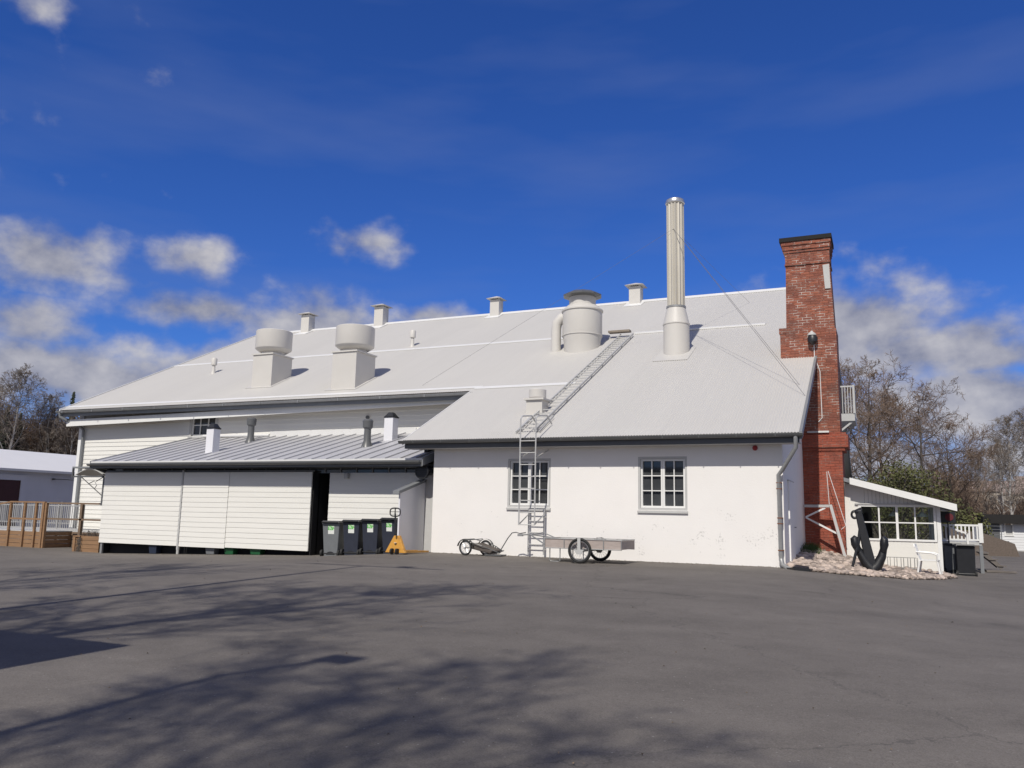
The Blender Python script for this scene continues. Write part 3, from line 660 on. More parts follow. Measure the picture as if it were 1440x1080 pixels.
# balcony on the gable, seen past the chimney
bl = MB(); bl.box(-2.3, -1.0, 36.0, 38.2, 5.2, 5.5); bo = bl.build('balcony', 'grey_trim', hall)
br_ = MB()
br_.box(-2.3, -.98, 35.98, 36.02, 6.58, 6.64); br_.box(-1.04, -.98, 36.03, 38.2, 6.58, 6.64)
for k in range(13): x = -2.28+k*.105; br_.box(x-.014, x+.014, 35.985, 36.015, 5.5, 6.58)
for k in range(20): y = 36.1+k*.105; br_.box(-1.03, -1.0, y-.014, y+.014, 5.5, 6.58)
br_.box(-1.05, -.97, 35.97, 36.04, 5.5, 6.66)
br_.build('railing', 'grey_trim', bo)
for y in (36.1, 38.0): MB().beam((-2.3,y,4.2), (-1.1,y,5.18), .07).build('bracket', 'grey_trim', bo)

# ------------------------------------------------------------------ bin shed left of the wing
T2 = math.tan(R(15.3))
def zs(y): return 2.80+T2*(y-22.0)
SL, SR = -27.1, -12.82
shed = thing('bin_shed', 'low open fronted shed with white board sliding panels under a grey seamed roof', 'shed', (-20, 22.5, -.45))
rs = MB(); rs.hexa([(SL,21.98,zs(21.98)-.05),(SR,21.98,zs(21.98)-.05),(SR,26.88,zs(26.88)-.05),(SL,26.88,zs(26.88)-.05),(SL,21.98,zs(21.98)),(SR,21.98,zs(21.98)),(SR,26.88,zs(26.88)),(SL,26.88,zs(26.88))])
x = SL+.02
while x < SR: rs.hexa([(x-.012,21.98,zs(21.98)+.001),(x+.012,21.98,zs(21.98)+.001),(x+.012,26.87,zs(26.87)+.001),(x-.012,26.87,zs(26.87)+.001),(x-.009,21.98,zs(21.98)+.04),(x+.009,21.98,zs(21.98)+.04),(x+.009,26.87,zs(26.87)+.04),(x-.009,26.87,zs(26.87)+.04)]); x += .56
sroof = rs.build('roof', 'shed_roof', shed)
fl = MB(); fl.box(SL, SR, 21.955, 21.978, 2.755, 2.812); fl.build('roof_edge', 'flash', sroof); MB().box(SL, SR, 21.956, 21.976, 2.56, 2.753).build('fascia_board', 'gutter', shed)
for x in (SL-.012, SR+.012): MB().hexa([(x-.012,21.94,2.58),(x+.012,21.94,2.58),(x+.012,26.8,zs(26.8)-.2),(x-.012,26.8,zs(26.8)-.2),(x-.012,21.94,2.83),(x+.012,21.94,2.83),(x+.012,26.8,zs(26.8)+.05),(x-.012,26.8,zs(26.8)+.05)]).build('rake_trim', 'fascia', sroof)
fw = MB(); fw.tube([(-26.4,26.75,zs(26.75)+.10),(-22.9,26.8,zs(26.8)+.06)], .06, 8); fw.box(-22.9, -16.0, 26.84, 26.87, zs(26.8), zs(26.8)+.22); fw.build('flashing', 'flash', sroof)
gutter(MB(), SL-.05, SR-.05, 21.885, 2.70, .065).build('gutter', 'gutter', shed)
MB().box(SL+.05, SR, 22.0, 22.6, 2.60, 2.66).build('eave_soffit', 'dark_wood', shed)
# dark clerestory strip
cs = MB(); cs.box(-27.0, -12.75, 22.76, 22.80, 2.40, 2.93); co = cs.build('clerestory', 'pane', shed)
cm = MB(); cm.box(-26.95, -12.8, 22.73, 22.757, 2.565, 2.598); x = -26.9
while x < -12.8: cm.box(x-.02, x+.02, 22.72, 22.758, 2.42, 2.60); x += .62
cm.build('mullion', 'fascia', co)
# walls, inside: near-black colour stands in for the darkness within the shed
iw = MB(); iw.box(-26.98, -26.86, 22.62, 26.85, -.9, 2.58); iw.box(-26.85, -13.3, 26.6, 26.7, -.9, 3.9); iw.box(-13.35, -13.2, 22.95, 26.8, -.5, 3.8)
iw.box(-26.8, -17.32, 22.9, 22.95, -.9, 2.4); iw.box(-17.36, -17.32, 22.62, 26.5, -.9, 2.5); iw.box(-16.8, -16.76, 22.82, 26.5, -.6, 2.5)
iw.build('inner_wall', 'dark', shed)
def panel(x0, x1, y, z0, z1, z0r=None):
    m = MB(); boards(m, x0, x1, z0, z1, y, .173, lip=.013); m.box(x0, x1, y+.002, y+.04, z0, z1)
    return m.build('sliding_panel', 'board', shed)
panel(-26.95, -23.07, 22.52, -.17, 2.43); panel(-22.95, -20.853, 22.50, -.18, 2.43); panel(-20.85, -17.34, 22.52, -.15, 2.43)
po = MB(); po.box(-23.045, -22.975, 22.49, 22.6, -.3, 2.5); po.tube([(-23.01,22.54,-.6),(-23.01,22.54,-.2)], .05, 10); po.build('post', 'grey_trim', shed)
po = MB(); po.box(-26.9, -26.8, 22.55, 22.62, -.75, -.17); po.build('post', 'galv', shed)
MB().box(-26.95, -17.3, 22.56, 22.62, 2.44, 2.5).build('panel_rail', 'gutter', shed)
bw = MB(); boards(bw, -16.76, -13.22, -.45, 2.41, 22.72, .173, lip=.013); bw.box(-16.76, -13.22, 22.722, 22.8, -.6, 2.41); bw.build('board_wall', 'board', shed)
MB().box(-13.218, -12.56, 22.74, 22.8, -.4, 2.6).build('shade_grey_strip', 'grey_trim', shed)  # strip of wall in half-light, its shade painted as grey
sc_ = MB(); sc_.prism([(-13.17,21.25,-.25),(-13.17,22.70,-.25),(-13.17,22.70,2.12),(-13.17,21.25,1.74)], (.05,0,0)); so2 = sc_.build('side_screen', 'screen', shed)
MB().prism([(-13.30,21.12,1.70),(-13.30,22.69,2.125),(-13.30,22.69,2.20),(-13.30,21.12,1.79)], (.22,0,0)).build('screen_roof', 'fascia', so2)
lv = MB(); lv.tube([(-12.98,22.30,2.42),(-12.98,22.22,2.42)], .235, 24); lv.torus((-12.98,22.215,2.42), (0,1,0), .22, .02, 28, 6)
for k in range(-3, 4): lv.box(-12.98-math.sqrt(max(0,.2**2-(k*.06)**2)), -12.98+math.sqrt(max(0,.2**2-(k*.06)**2)), 22.195, 22.218, 2.41+k*.06, 2.43+k*.06)
lv.tube([(-12.98,22.30,2.42),(-12.98,22.8,2.5)], .16, 16)
lv.build('fan_grille', 'black_plastic', shed)
lm = MB(); lm.box(-16.12, -15.98, 22.58, 22.70, 2.22, 2.40); lm.build('wall_lamp', 'grey_trim', shed, bevel=.02)
# roof vents of the shed
def sq_vent(x, y, h, wd=.34):
    b = MB(); b.box(x-wd/2, x+wd/2, y-wd/2, y+wd/2, zs(y)-.1, zs(y)+h); o = b.build('roof_vent', 'screen', shed)
    c = MB(); z = zs(y)+h; c.box(x-wd*.55, x+wd*.55, y-wd*.55, y+wd*.55, z+.002, z+.05); c.hexa([(x-wd*.5,y-wd*.5,z+.05),(x+wd*.5,y-wd*.5,z+.05),(x+wd*.5,y+wd*.5,z+.05),(x-wd*.5,y+wd*.5,z+.05),(x-.08,y-.08,z+.2),(x+.08,y-.08,z+.2),(x+.08,y+.08,z+.2),(x-.08,y+.08,z+.2)])
    c.build('vent_cap', 'black_plastic', o)
sq_vent(-22.75, 23.55, .86); sq_vent(-16.25, 25.5, .78, .36)
for x, y, h in ((-22.84, 25.65, .95), (-16.41, 24.26, .93)):
    b = MB().lathe(x, y, [(.22,zs(y)-.05),(.13,zs(y)+.18),(.12,zs(y)+h-.3),(.12,zs(y)+h-.28)], 16); o = b.build('vent_pipe', 'gutter', shed, smooth=True)
    MB().lathe(x, y, [(.12,zs(y)+h-.34),(.175,zs(y)+h-.28),(.19,zs(y)+h-.05),(.15,zs(y)+h),(.02,zs(y)+h+.01)], 16).build('pipe_cowl', 'gutter', o, smooth=True)
# door canopy on scrolled bracket at the shed's far end
cn = MB(); cn.box(-28.75, -27.02, 22.5, 24.2, 2.60, 2.66); cno = cn.build('door_canopy', 'fascia', shed)
ca = MB(); pts = [(-28.6+1.5*k/10, 2.34+.22*math.sin(PI*k/10)) for k in range(11)]
for (xa, za), (xb, zb) in zip(pts, pts[1:]): ca.hexa([(xa,22.55,za),(xb,22.55,zb),(xb,24.1,zb),(xa,24.1,za),(xa,22.55,za+.03),(xb,22.55,zb+.03),(xb,24.1,zb+.03),(xa,24.1,za+.03)])
ca.build('arched_ceiling', 'grey_trim', cno)
ck = MB(); ck.box(-28.75, -28.69, 22.5, 22.56, 2.25, 2.6); ck.box(-28.75, -27.05, 22.52, 22.58, 2.25, 2.31)
ck.tube([(-28.3,22.6,2.25),(-27.1,22.6,1.55)], .018, 6); ck.tube([(-27.9,22.6,2.0),(-27.6,22.6,2.12),(-27.45,22.6,1.95),(-27.55,22.6,1.82),(-27.4,22.6,1.72)], .016, 6); ck.box(-27.10, -27.0, 22.56, 22.62, 1.2, 2.25); ck.tube([(-27.5,22.6,2.1),(-27.15,22.6,2.25)], .016, 6)
ck.build('bracket', 'gutter', cno)
# things standing under the panels' lower edge
def crate(x, y, m_, lab, s=.3):
    b = MB(); z = g(x, y); b.hexa([(x-s*.8,y-.12,z),(x+s*.8,y-.12,z),(x+s*.8,y+.12,z),(x-s*.8,y+.12,z),(x-s,y-.15,z+.32),(x+s,y-.15,z+.32),(x+s,y+.15,z+.32),(x-s,y+.15,z+.32)])
    o = b.build('tub', m_, None, loc=(x, y, z), bevel=.02); tag(o, lab, 'tub')
    MB().box(x-s-.015, x+s+.015, y-.165, y+.165, z+.30, z+.34).build('rim', m_, o)
crate(-21.6, 22.74, 'grey_plastic', 'grey tub showing under the raised panel beside the green tubs', .22)
crate(-20.75, 22.74, 'green', 'green tub under the shed panel nearest the grey tub', .22)
crate(-19.6, 22.74, 'green', 'green tub under the shed panel nearest the open dark bay', .25)
crate(-24.3, 22.74, 'blue', 'dark blue tub under the left shed panel', .2)

# ------------------------------------------------------------------ brick chimney
chim = thing('brick_chimney', 'tall weathered red brick chimney standing against the gable of the hall', 'chimney', (-1.85, 28.5, 0))
lo = MB(); lo.box(-2.46, -1.19, 27.93, 29.1, -.4, 3.36)
lo.build('lower_shaft', 'brick_low', chim)
co_ = MB(); co_.box(-2.46, -1.10, 27.90, 29.15, 3.362, 3.46); co_.box(-2.46, -1.0, 27.86, 29.2, 3.462, 3.86); co_.box(-2.46, -1.06, 27.90, 29.15, 3.862, 3.93); co_.build('corbel_band', 'brick_low', chim)
MB().hexa([(-2.2,27.84,3.932),(-1.55,27.84,3.932),(-1.55,28.0,3.932),(-2.2,28.0,3.932),(-2.2,27.86,3.98),(-1.55,27.86,3.98),(-1.55,28.0,4.02),(-2.2,28.0,4.02)]).build('ledge_slab', 'grey_trim', chim)
up = MB(); up.box(-2.94, -1.22, 27.93, 29.2, 3.935, 7.30)
up.hexa([(-2.74,27.93,7.302),(-1.26,27.93,7.302),(-1.26,29.1,7.302),(-2.74,29.1,7.302),(-2.70,27.94,9.50),(-1.34,27.94,9.50),(-1.34,29.05,9.50),(-2.70,29.05,9.50)])
up.box(-2.97, -2.735, 27.91, 29.2, 7.22, 7.40)
up.build('upper_shaft', 'brick', chim)
tp = MB(); tp.box(-2.73, -1.31, 27.90, 29.08, 9.502, 9.56); tp.box(-2.71, -1.33, 27.92, 29.06, 9.56, 9.93); tp.box(-2.75, -1.31, 27.89, 29.08, 9.932, 10.02); tp.box(-2.79, -1.29, 27.86, 29.1, 10.022, 10.17); tp.box(-2.82, -1.27, 27.83, 29.13, 10.172, 10.30); tp.build('corbelled_head', 'brick', chim)
MB().box(-2.87, -1.24, 27.79, 29.17, 10.302, 10.44).build('cap', 'black_roof', chim)
MB().prism([(-1.55,27.90,9.42),(-1.35,27.90,9.44),(-1.33,27.90,8.62),(-1.50,27.90,8.62)], (0,.035,0)).build('plate', 'grey_trim', chim)
lp = MB(); lp.lathe(-1.95, 27.82, [(.14,7.08),(.13,7.13),(.05,7.19),(.03,7.23)], 16); lo_ = lp.build('flood_lamp', 'grey_trim', chim, smooth=True)
MB().lathe(-1.93, 27.80, [(.05,6.78),(.15,6.86),(.16,7.0),(.11,7.08)], 14).build('lamp_body', 'black_plastic', lo_, smooth=True)
MB().tube([(-1.9,27.90,6.8),(-1.9,27.91,6.4),(-1.75,27.90,5.9),(-1.74,27.91,4.4),(-1.85,27.91,4.28)], .012, 5).build('cable', 'lampwhite', lo_)

tr = thing('timber_trestle', 'white painted timber frame leaning out against the foot of the brick chimney', 'frame', (-1.7, 27.4, .1))
b = MB(); b.beam((-2.34,27.5,1.62), (-1.53,27.45,1.63), .10, .08); b.build('top_beam', 'grey_trim', tr)
b = MB(); b.beam((-1.56,27.42,1.66), (-1.2,27.30,.12), .14, .08, (1,0,0)); b.build('leg', 'grey_trim', tr)
b = MB(); b.beam((-2.30,27.5,1.28), (-1.72,27.47,1.57), .07, .05); b.build('brace', 'trim', tr)
b = MB(); b.beam((-2.30,27.5,1.27), (-1.40,27.42,.80), .06, .05); b.build('brace', 'trim', tr)
b = MB(); b.tube([(-1.64,27.5,2.68),(-1.60,27.46,1.68)], .009, 5); b.tube([(-1.60,27.5,2.70),(-1.15,27.42,1.05),(-1.28,27.40,.93)], .009, 5); b.build('rod', 'trim', tr)

# ------------------------------------------------------------------ annex with big windows
ann = thing('annex', 'low white boarded annex with a wide eight pane window and lean-to roof', 'building', (0, 28.1, -.3))
AX0, AX1, AY = -1.18, 1.43, 28.1
def za(x): return 2.46-(x+.97)*.2695
aw = (-.72, 1.27, .68, 1.64)
wl = MB()
def vwall(mb, x0, x1, z0f, z1f):
    st_ = .11; x = x0
    while x < x1-1e-4:
        e = min(x+st_, x1)
        mb.hexa([(x,AY,z0f),(e-.008,AY,z0f),(e-.008,AY+.1,z0f),(x,AY+.1,z0f),(x,AY,z1f(x)),(e-.008,AY,z1f(e)),(e-.008,AY+.1,z1f(e)),(x,AY+.1,z1f(x))])
        mb.hexa([(e-.008,AY+.012,z0f),(e,AY+.012,z0f),(e,AY+.1,z0f),(e-.008,AY+.1,z0f),(e-.008,AY+.012,z1f(e)),(e,AY+.012,z1f(e)),(e,AY+.1,z1f(e)),(e-.008,AY+.1,z1f(e))])
        x = e
vwall(wl, AX0, aw[0], -.5, lambda x: za(x)-.14); vwall(wl, aw[1], AX1, -.5, lambda x: za(x)-.14)
vwall(wl, aw[0], aw[1], -.5, lambda x: aw[2]); 
xx = aw[0]
while xx < aw[1]-1e-4:
    e = min(xx+.11, aw[1]); wl.hexa([(xx,AY,aw[3]),(e-.008,AY,aw[3]),(e-.008,AY+.1,aw[3]),(xx,AY+.1,aw[3]),(xx,AY,za(xx)-.14),(e-.008,AY,za(e)-.14),(e-.008,AY+.1,za(e)-.14),(xx,AY+.1,za(xx)-.14)]); xx = e
wl.box(AX1-.1, AX1, AY+.102, 33.0, -.6, .65); wl.box(AX1-.1, AX1, AY+.102, 28.6, .65, za(AX1)-.15); wl.box(AX1-.1, AX1, 31.5, 33.0, .65, za(AX1)-.15)
wl.build('board_wall', 'board', ann)
inn = MB(); inn.box(AX0, AX1-.102, 33.0, 33.1, -.5, .6); inn.box(AX0, -.5, 33.0, 33.1, .6, 2.2); inn.box(AX0-1.2, AX0-1.15, 28.3, 33, -.5, 2.4); inn.build('inner_wall', 'annex_in', ann)
MB().box(AX0-1.1, AX1-.11, 28.3, 32.9, -.1, .02).build('floor', 'floor_in', ann)
ro = MB(); ro.hexa([(-1.17,27.68,za(-1.17)-.12),(1.86,27.68,za(1.86)-.12),(1.86,33.3,za(1.86)-.12),(-1.17,33.3,za(-1.17)-.12),(-1.17,27.68,za(-1.17)),(1.86,27.68,za(1.86)),(1.86,33.3,za(1.86)),(-1.17,33.3,za(-1.17))])
aro = ro.build('roof', 'fascia', ann)
bg_ = MB(); bg_.hexa([(-1.0,27.64,za(-1.0)-.16),(1.88,27.64,za(1.88)-.16),(1.88,27.678,za(1.88)-.16),(-1.0,27.678,za(-1.0)-.16),(-1.0,27.64,za(-1.0)+.04),(1.88,27.64,za(1.88)+.04),(1.88,27.678,za(1.88)+.04),(-1.0,27.678,za(-1.0)+.04)]); bg_.build('barge_board', 'trim', aro)
ct = MB(); ct.box(AX1-.09, AX1+.03, AY-.03, AY-.002, -.45, za(AX1)-.16); ct.build('corner_trim', 'trim', ann)
wf = MB(); x0, x1, z0, z1 = aw
wf.box(x0-.08, x0, AY-.03, AY+.08, z0-.06, z1+.06); wf.box(x1, x1+.08, AY-.03, AY+.08, z0-.06, z1+.06); wf.box(x0, x1, AY-.03, AY+.08, z0-.06, z0); wf.box(x0, x1, AY-.03, AY+.08, z1, z1+.06)
wfo = wf.build('window', 'trim', ann)
mb_ = MB()
for k in (1, 2, 3): xm = x0+(x1-x0)*k/4; q = .035 if k == 2 else .022; mb_.box(xm-q, xm+q, AY, AY+.06, z0, z1)
for k in range(4):
    a = x0+(x1-x0)*k/4+(.0 if k == 0 else (.035 if k == 2 else .022)); b_ = x0+(x1-x0)*(k+1)/4-(.0 if k == 3 else (.035 if k == 1 else .022)); mb_.box(a, b_, AY+.01, AY+.05, z0+.47, z0+.505)
mb_.build('glazing_bar', 'trim', wfo); MB().box(x0, x1, AY+.065, AY+.072, z0, z1).build('pane', 'clear', wfo)
MB().box(x0-.18, x1+.12, AY-.06, AY-.032, z1+.062, z1+.10).build('window_hood', 'grey_trim', wfo)
for x, y in ((.20, 28.42), (.98, 28.36)):
    l_ = MB().lathe(x, y, [(.16,1.36),(.15,1.40),(.05,1.50),(.02,1.52)], 16); l_.tube([(x,y,1.5),(x,y,2.0)], .006, 5); tag(l_.build('pendant_lamp', 'lampwhite', None, smooth=True, loc=(x, y, 1.36)), 'white pendant lamp hanging behind the annex glass, '+('left of the pair' if x < .5 else 'right of the pair'), 'lamp', 'lamps inside the annex')
# porch with railing and steps behind the annex corner
pc = thing('porch', 'raised porch with white slatted railing and steps beside the annex', 'porch', (2.1, 32.5, -.38))
MB().box(1.46, 2.75, 31.0, 34.0, .50, .60).build('deck', 'grey_trim', pc)
rl = MB(); rl.box(1.46, 2.78, 30.98, 31.03, 1.10, 1.16); rl.box(1.46, 2.78, 30.98, 31.03, .64, .69); 
for k in range(11): x = 1.52+k*.112; rl.box(x-.022, x+.022, 30.985, 31.025, .69, 1.10)
rl.box(2.68, 2.80, 30.95, 31.05, .58, 1.2); rl.box(2.72, 2.77, 31.05, 34, 1.10, 1.16)
for k in range(16): y = 31.2+k*.17; rl.box(2.73, 2.76, y-.02, y+.02, .62, 1.10)
rl.beam((1.62,30.9,1.14), (2.35,30.9,.86), .04, .05); rl.box(2.32, 2.38, 30.88, 30.93, .35, .88)
rl.build('railing', 'trim', pc)
for x, y in ((2.72, 31.0), (2.72, 33.9), (1.5, 31.0)): MB().box(x-.05, x+.05, y-.05, y+.05, -.42, .498).build('post', 'fascia', pc)
stp = MB()
for k in range(3): stp.box(2.80+k*.24, 3.06+k*.24, 32.3, 33.7, .20-k*.20, .24-k*.20)
for y in (32.36, 33.64): stp.beam((2.8,y,.30), (3.42,y,-.26), .05, .12)
stp.box(2.9, 3.75, 31.7, 32.25, -.37, -.31)
stp.build('steps', 'step_wood', pc)
rs_ = MB(); rs_.box(1.56, 2.02, 30.6, 30.66, 1.20, 1.56); rs_.tube([(1.79,30.63,1.2),(1.79,30.63,-.38)], .02, 6); o = rs_.build('notice_board', 'black_plastic', None, loc=(1.79,30.63,-.38)); tag(o, 'small dark board with a red round patch under the annex eave', 'board')
MB().tube([(1.84,30.599,1.38),(1.84,30.58,1.38)], .12, 20).build('red_disc', 'dkred2', o)

# ------------------------------------------------------------------ wheelie bins
def wheelie(x, y, rz, mat, lab, stick=True, grp='wheelie bins in a row beside the shed opening', s=1.0, tp=0):
    z = g(x, y)-.03; o = thing('wheelie_bin', lab, 'bin', (0,0,0), grp)
    def T(mb): return mb
    q = .22+tp; b = MB(); b.hexa([(-q,-.26,.0),(q,-.26,.0),(q,.22,.0),(-q,.22,.0),(-.28,-.33,.97),(.28,-.33,.97),(.28,.34,.97),(-.28,.34,.97)])
    b.box(-.29, .29, -.345, .35, .93, .975)
    body = b.build('body', mat, o, bevel=.02)
    l = MB(); l.hexa([(-.30,-.37,.98),(.30,-.37,.98),(.30,.38,.98),(-.30,.38,.98),(-.27,-.34,1.045),(.27,-.34,1.045),(.27,.33,1.03),(-.27,.33,1.03)])
    l.tube([(-.27,-.41,1.0),(.27,-.41,1.0)], .02, 8); l.box(-.22,-.18,-.41,-.36,.985,1.015); l.box(.18,.22,-.41,-.36,.985,1.015)
    l.build('lid', 'black_plastic', o, bevel=.012)
    for sx in (-1, 1):
        wq = MB(); wq.tube([(sx*.25,-.27,.10),(sx*.31,-.27,.10)], .10, 18); wo_ = wq.build('wheel', 'rubber', o, smooth=True)
        MB().tube([(sx*.305,-.27,.10),(sx*.315,-.27,.10)], .05, 12).build('hub', 'grey_plastic', wo_, smooth=True)
    MB().tube([(-.25,-.27,.10),(.25,-.27,.10)], .014, 8).build('axle', 'black_plastic', o)
    a = MB(); pr = [(-.14,-.262,.065),(.14,-.262,.065)]+[(.14*math.cos(PI*k/8), -.268, .065+.09*math.sin(PI*k/8)) for k in range(0, 9)]
    a.prism([(p[0], -.272, p[2]) for p in pr[2:]], (0,.03,0)); a.build('axle_arch', 'black_plastic', o)
    if stick:
        def sl(xx, zz, off=.004): t = (zz-.06)/.91; return (xx, -.26-.07*t-off, zz)
        s_ = MB(); s_.hexa([sl(-.09,.66),sl(.11,.66),sl(.11,.66,0),sl(-.09,.66,0),sl(-.09,.77),sl(.11,.77),sl(.11,.77,0),sl(-.09,.77,0)]); so3 = s_.build('sticker', 'sticker_w', body)
        s_ = MB(); s_.hexa([sl(-.09,.772),sl(.11,.772),sl(.11,.772,0),sl(-.09,.772,0),sl(-.09,.90),sl(.11,.90),sl(.11,.90,0),sl(-.09,.90,0)]); s_.build('sticker', 'sticker_g', body)
    o.location = (x, y, z); o.rotation_euler = (0, 0, rz); o.scale = (s, s, s*1.04)
    return o
wheelie(-15.55, 21.5, R(10), 'grey_plastic', 'grey wheelie bin with black lid, the palest of the four beside the dark opening')
wheelie(-14.88, 21.62, R(6), 'navy_plastic', 'dark navy wheelie bin directly beside the grey one')
wheelie(-14.24, 21.70, R(4), 'navy_plastic', 'dark navy wheelie bin between two other navy bins')
wheelie(-13.56, 21.74, R(-3), 'navy_plastic', 'dark navy wheelie bin with the square sticker just behind the yellow pallet truck')
wheelie(2.12, 29.3, R(2), 'black_plastic', 'black bin standing clear at the annex corner, nearest the viewer', False, 'black bins beside the annex', .9, .05)
wheelie(1.83, 30.15, R(4), 'grey_plastic', 'dark grey bin half hidden behind the black bin at the annex corner', False, 'black bins beside the annex', .88, .05)

# ------------------------------------------------------------------ pallet truck
px, py = -12.72, 20.55; pz = g(px, py)
pt = thing('pallet_truck', 'yellow hand pallet truck with a black loop handle parked by the bins', 'pallet truck', (0,0,0))
b = MB(); b.prism([(-.36,-.06,.04),(.30,-.06,.04),(.07,-.03,.50),(-.10,-.03,.50)], (0,.10,0)); b.build('body', 'yellow', pt, bevel=.012)
MB().lathe(-.02, -.065, [(.001,.30),(.04,.30),(.04,.31)], 12).xform(Matrix.Translation((0,0,0))).build('emblem', 'sticker_w', pt)
for sx in (-1, 1):
    f_ = MB(); f_.hexa([(sx*.19-.08,.05,.04),(sx*.19+.08,.05,.04),(sx*.19+.05,1.20,.03),(sx*.19-.05,1.20,.03),(sx*.19-.08,.05,.10),(sx*.19+.08,.05,.10),(sx*.19+.05,1.20,.075),(sx*.19-.05,1.20,.075)]); f_.build('fork', 'yellow', pt)
    wq = MB(); wq.tube([(sx*.06,-.12,.08),(sx*.06+.05*sx,-.12,.08)], .08, 14); wq.build('wheel', 'rubber', pt, smooth=True)
h_ = MB(); h_.tube([(0,-.10,.50),(-.03,-.10,1.0),(-.035,-.11,1.1)], [.03,.024,.022], 8)
loop = [(-.035+.17*math.copysign(abs(math.cos(t))**.6, math.cos(t)), -.11, 1.13+.11*math.copysign(abs(math.sin(t))**.7, math.sin(t))) for t in [2*PI*k/20 for k in range(21)]]
h_.tube(loop, .018, 8, False); h_.tube([(-.035,-.11,1.02),(-.035,-.11,1.24)], .016, 6); h_.tube([(-.19,-.11,1.14),(.12,-.11,1.14)], .009, 6); h_.build('handle', 'black_plastic', pt, smooth=True)
pt.location = (px, py, pz); pt.rotation_euler = (0, 0, R(-4)); pt.scale = (1.04, 1.04, 1.04)

# ------------------------------------------------------------------ bicycle trailers
def spoke_wheel(mb_t, mb_r, c, axis, R_, tw):
    mb_t.torus(c, axis, R_-tw, tw, 36, 8)
    mb_r.torus(c, axis, R_-2*tw-.008, .012, 36, 6)
    a = Vector(axis).normalized(); u = a.orthogonal().normalized(); v = a.cross(u); c = Vector(c)
    for k in range(18):
        t = 2*PI*k/18; mb_r.tube([c+a*(.03 if k % 2 else -.03), c+(u*math.cos(t)+v*math.sin(t))*(R_-2*tw)], .0035, 4, False)
    mb_r.tube([c-a*.05, c+a*.05], .025, 10)
bt = thing('cargo_trailer', 'small folded bicycle cargo trailer with a long drawbar parked at the white wall', 'trailer', (0,0,0))
ax_ = Vector((.10, .60, 0))
for k, c in enumerate(((0,0,.215), (.36,.56,.215))):
    t_, r_ = MB(), MB(); spoke_wheel(t_, r_, c, (.12,1,0), .215, .024); wo_ = t_.build('wheel', 'rubber', bt, smooth=True); r_.build('rim', 'chrome', wo_)
    fd = MB(); c = Vector(c)
    for q in range(10):
        t0, t1 = PI*(.05+.9*q/10), PI*(.05+.9*(q+1)/10)
        p = [c+Vector((math.cos(t)*.25, s_, math.sin(t)*.25)) for t, s_ in ((t0,-.05),(t1,-.05),(t1,.05),(t0,.05))]
        fd.quad(*p); 
    fd.build('mudguard', 'black_plastic', bt)
bd = MB(); bd.hexa([(.10,.04,.20),(.72,.10,.06),(.86,.50,.06),(.30,.56,.20),(.06,.04,.36),(.80,.10,.16),(.94,.50,.16),(.30,.56,.36)]); bd.build('fabric_tray', 'cloth', bt, bevel=.03)
fm = MB(); fm.tube([(-.14,-.02,.42),(-.02,-.02,.45),(.28,-.04,.47),(.44,.06,.42)], .013, 6); fm.tube([(-.14,-.02,.42),(-.10,.30,.42),(.26,.56,.46)], .013, 6); fm.tube([(.1,.0,.40),(.5,.02,.28),(.95,.20,.10),(1.0,.42,.16)], .014, 6); fm.tube([(.44,.56,.38),(.7,.54,.26),(.98,.42,.14)], .014, 6)
fm.tube([(0,0,.215),(.36,.56,.215)], .014, 6); fm.box(.55, 1.05, .1, .5, .015, .05)
for k in range(5): fm.tube([(.48+k*.07,.50,.36-k*.03),(.5+k*.07,.56,.26-k*.03)], .012, 5)
fm.build('frame', 'gutter', bt)
db = MB(); db.tube([(.95,.30,.16),(1.18,.30,.52),(1.30,.30,.66),(1.42,.30,.68),(1.54,.30,.65),(1.72,.30,.68)], .015, 7); db.build('drawbar', 'gutter', bt)
bt.location = (-10.92, 21.28, g(-10.9, 21.3)); bt.rotation_euler = (0, 0, R(0))

ct_ = thing('flat_trailer', 'long flat bicycle trailer with plywood sides on two spoked wheels by the white wall', 'trailer', (0,0,0))
X0, X1, Y0, Y1 = -8.10, -6.03, 20.22, 21.35
b = MB(); b.box(X0, X1, Y0, Y0+.02, .36, .57); b.box(X0, X1, Y1-.02, Y1, .36, .57); b.build('side_board', 'ply', ct_)
b = MB(); b.box(X1-.02, X1-.001, Y0+.021, Y1-.021, .36, .57); b.box(X0+.001, X0+.02, Y0+.021, Y1-.021, .36, .57); b.build('end_board', 'ply', ct_)
MB().box(X0+.021, X1-.021, Y0+.021, Y1-.021, .53, .562).build('floor_board', 'ply', ct_)
f_ = MB()
for y in (Y0-.012, Y1+.012): f_.tube([(X0,y,.59),(X1,y,.59)], .014, 6); f_.tube([(X0,y,.35),(X1,y,.35)], .012, 6)
for x in (X0, X1): f_.tube([(x,Y0,.59),(x,Y1,.59)], .014, 6)
for x in (X0+.02, X0+.55, X0+1.0, X0+1.6, X1-.01):
    f_.tube([(x,Y0-.014,.35),(x,Y0-.014,.59)], .012, 6); f_.tube([(x,Y1+.014,.35),(x,Y1+.014,.59)], .012, 6)
for x in (X0+.12, X0+.75):
    f_.tube([(x,Y0+.1,.36),(x,Y0+.1,.03),(x+.04,Y0+.1,.01),(x+.24,Y0+.1,.01),(x+.28,Y0+.1,.03),(x+.28,Y0+.1,.36)], .013, 6)
f_.box(-7.6, -6.7, 20.7, 20.75, .30, .36); f_.tube([(-7.09,20.12,.29),(-7.02,21.47,.29)], .016, 6); f_.box(-7.18,-7.0,20.05,20.19,.30,.62) if False else None
f_.build('frame', 'galv', ct_)
wy = ((-7.09,20.10,.31), (-7.0,21.46,.31))
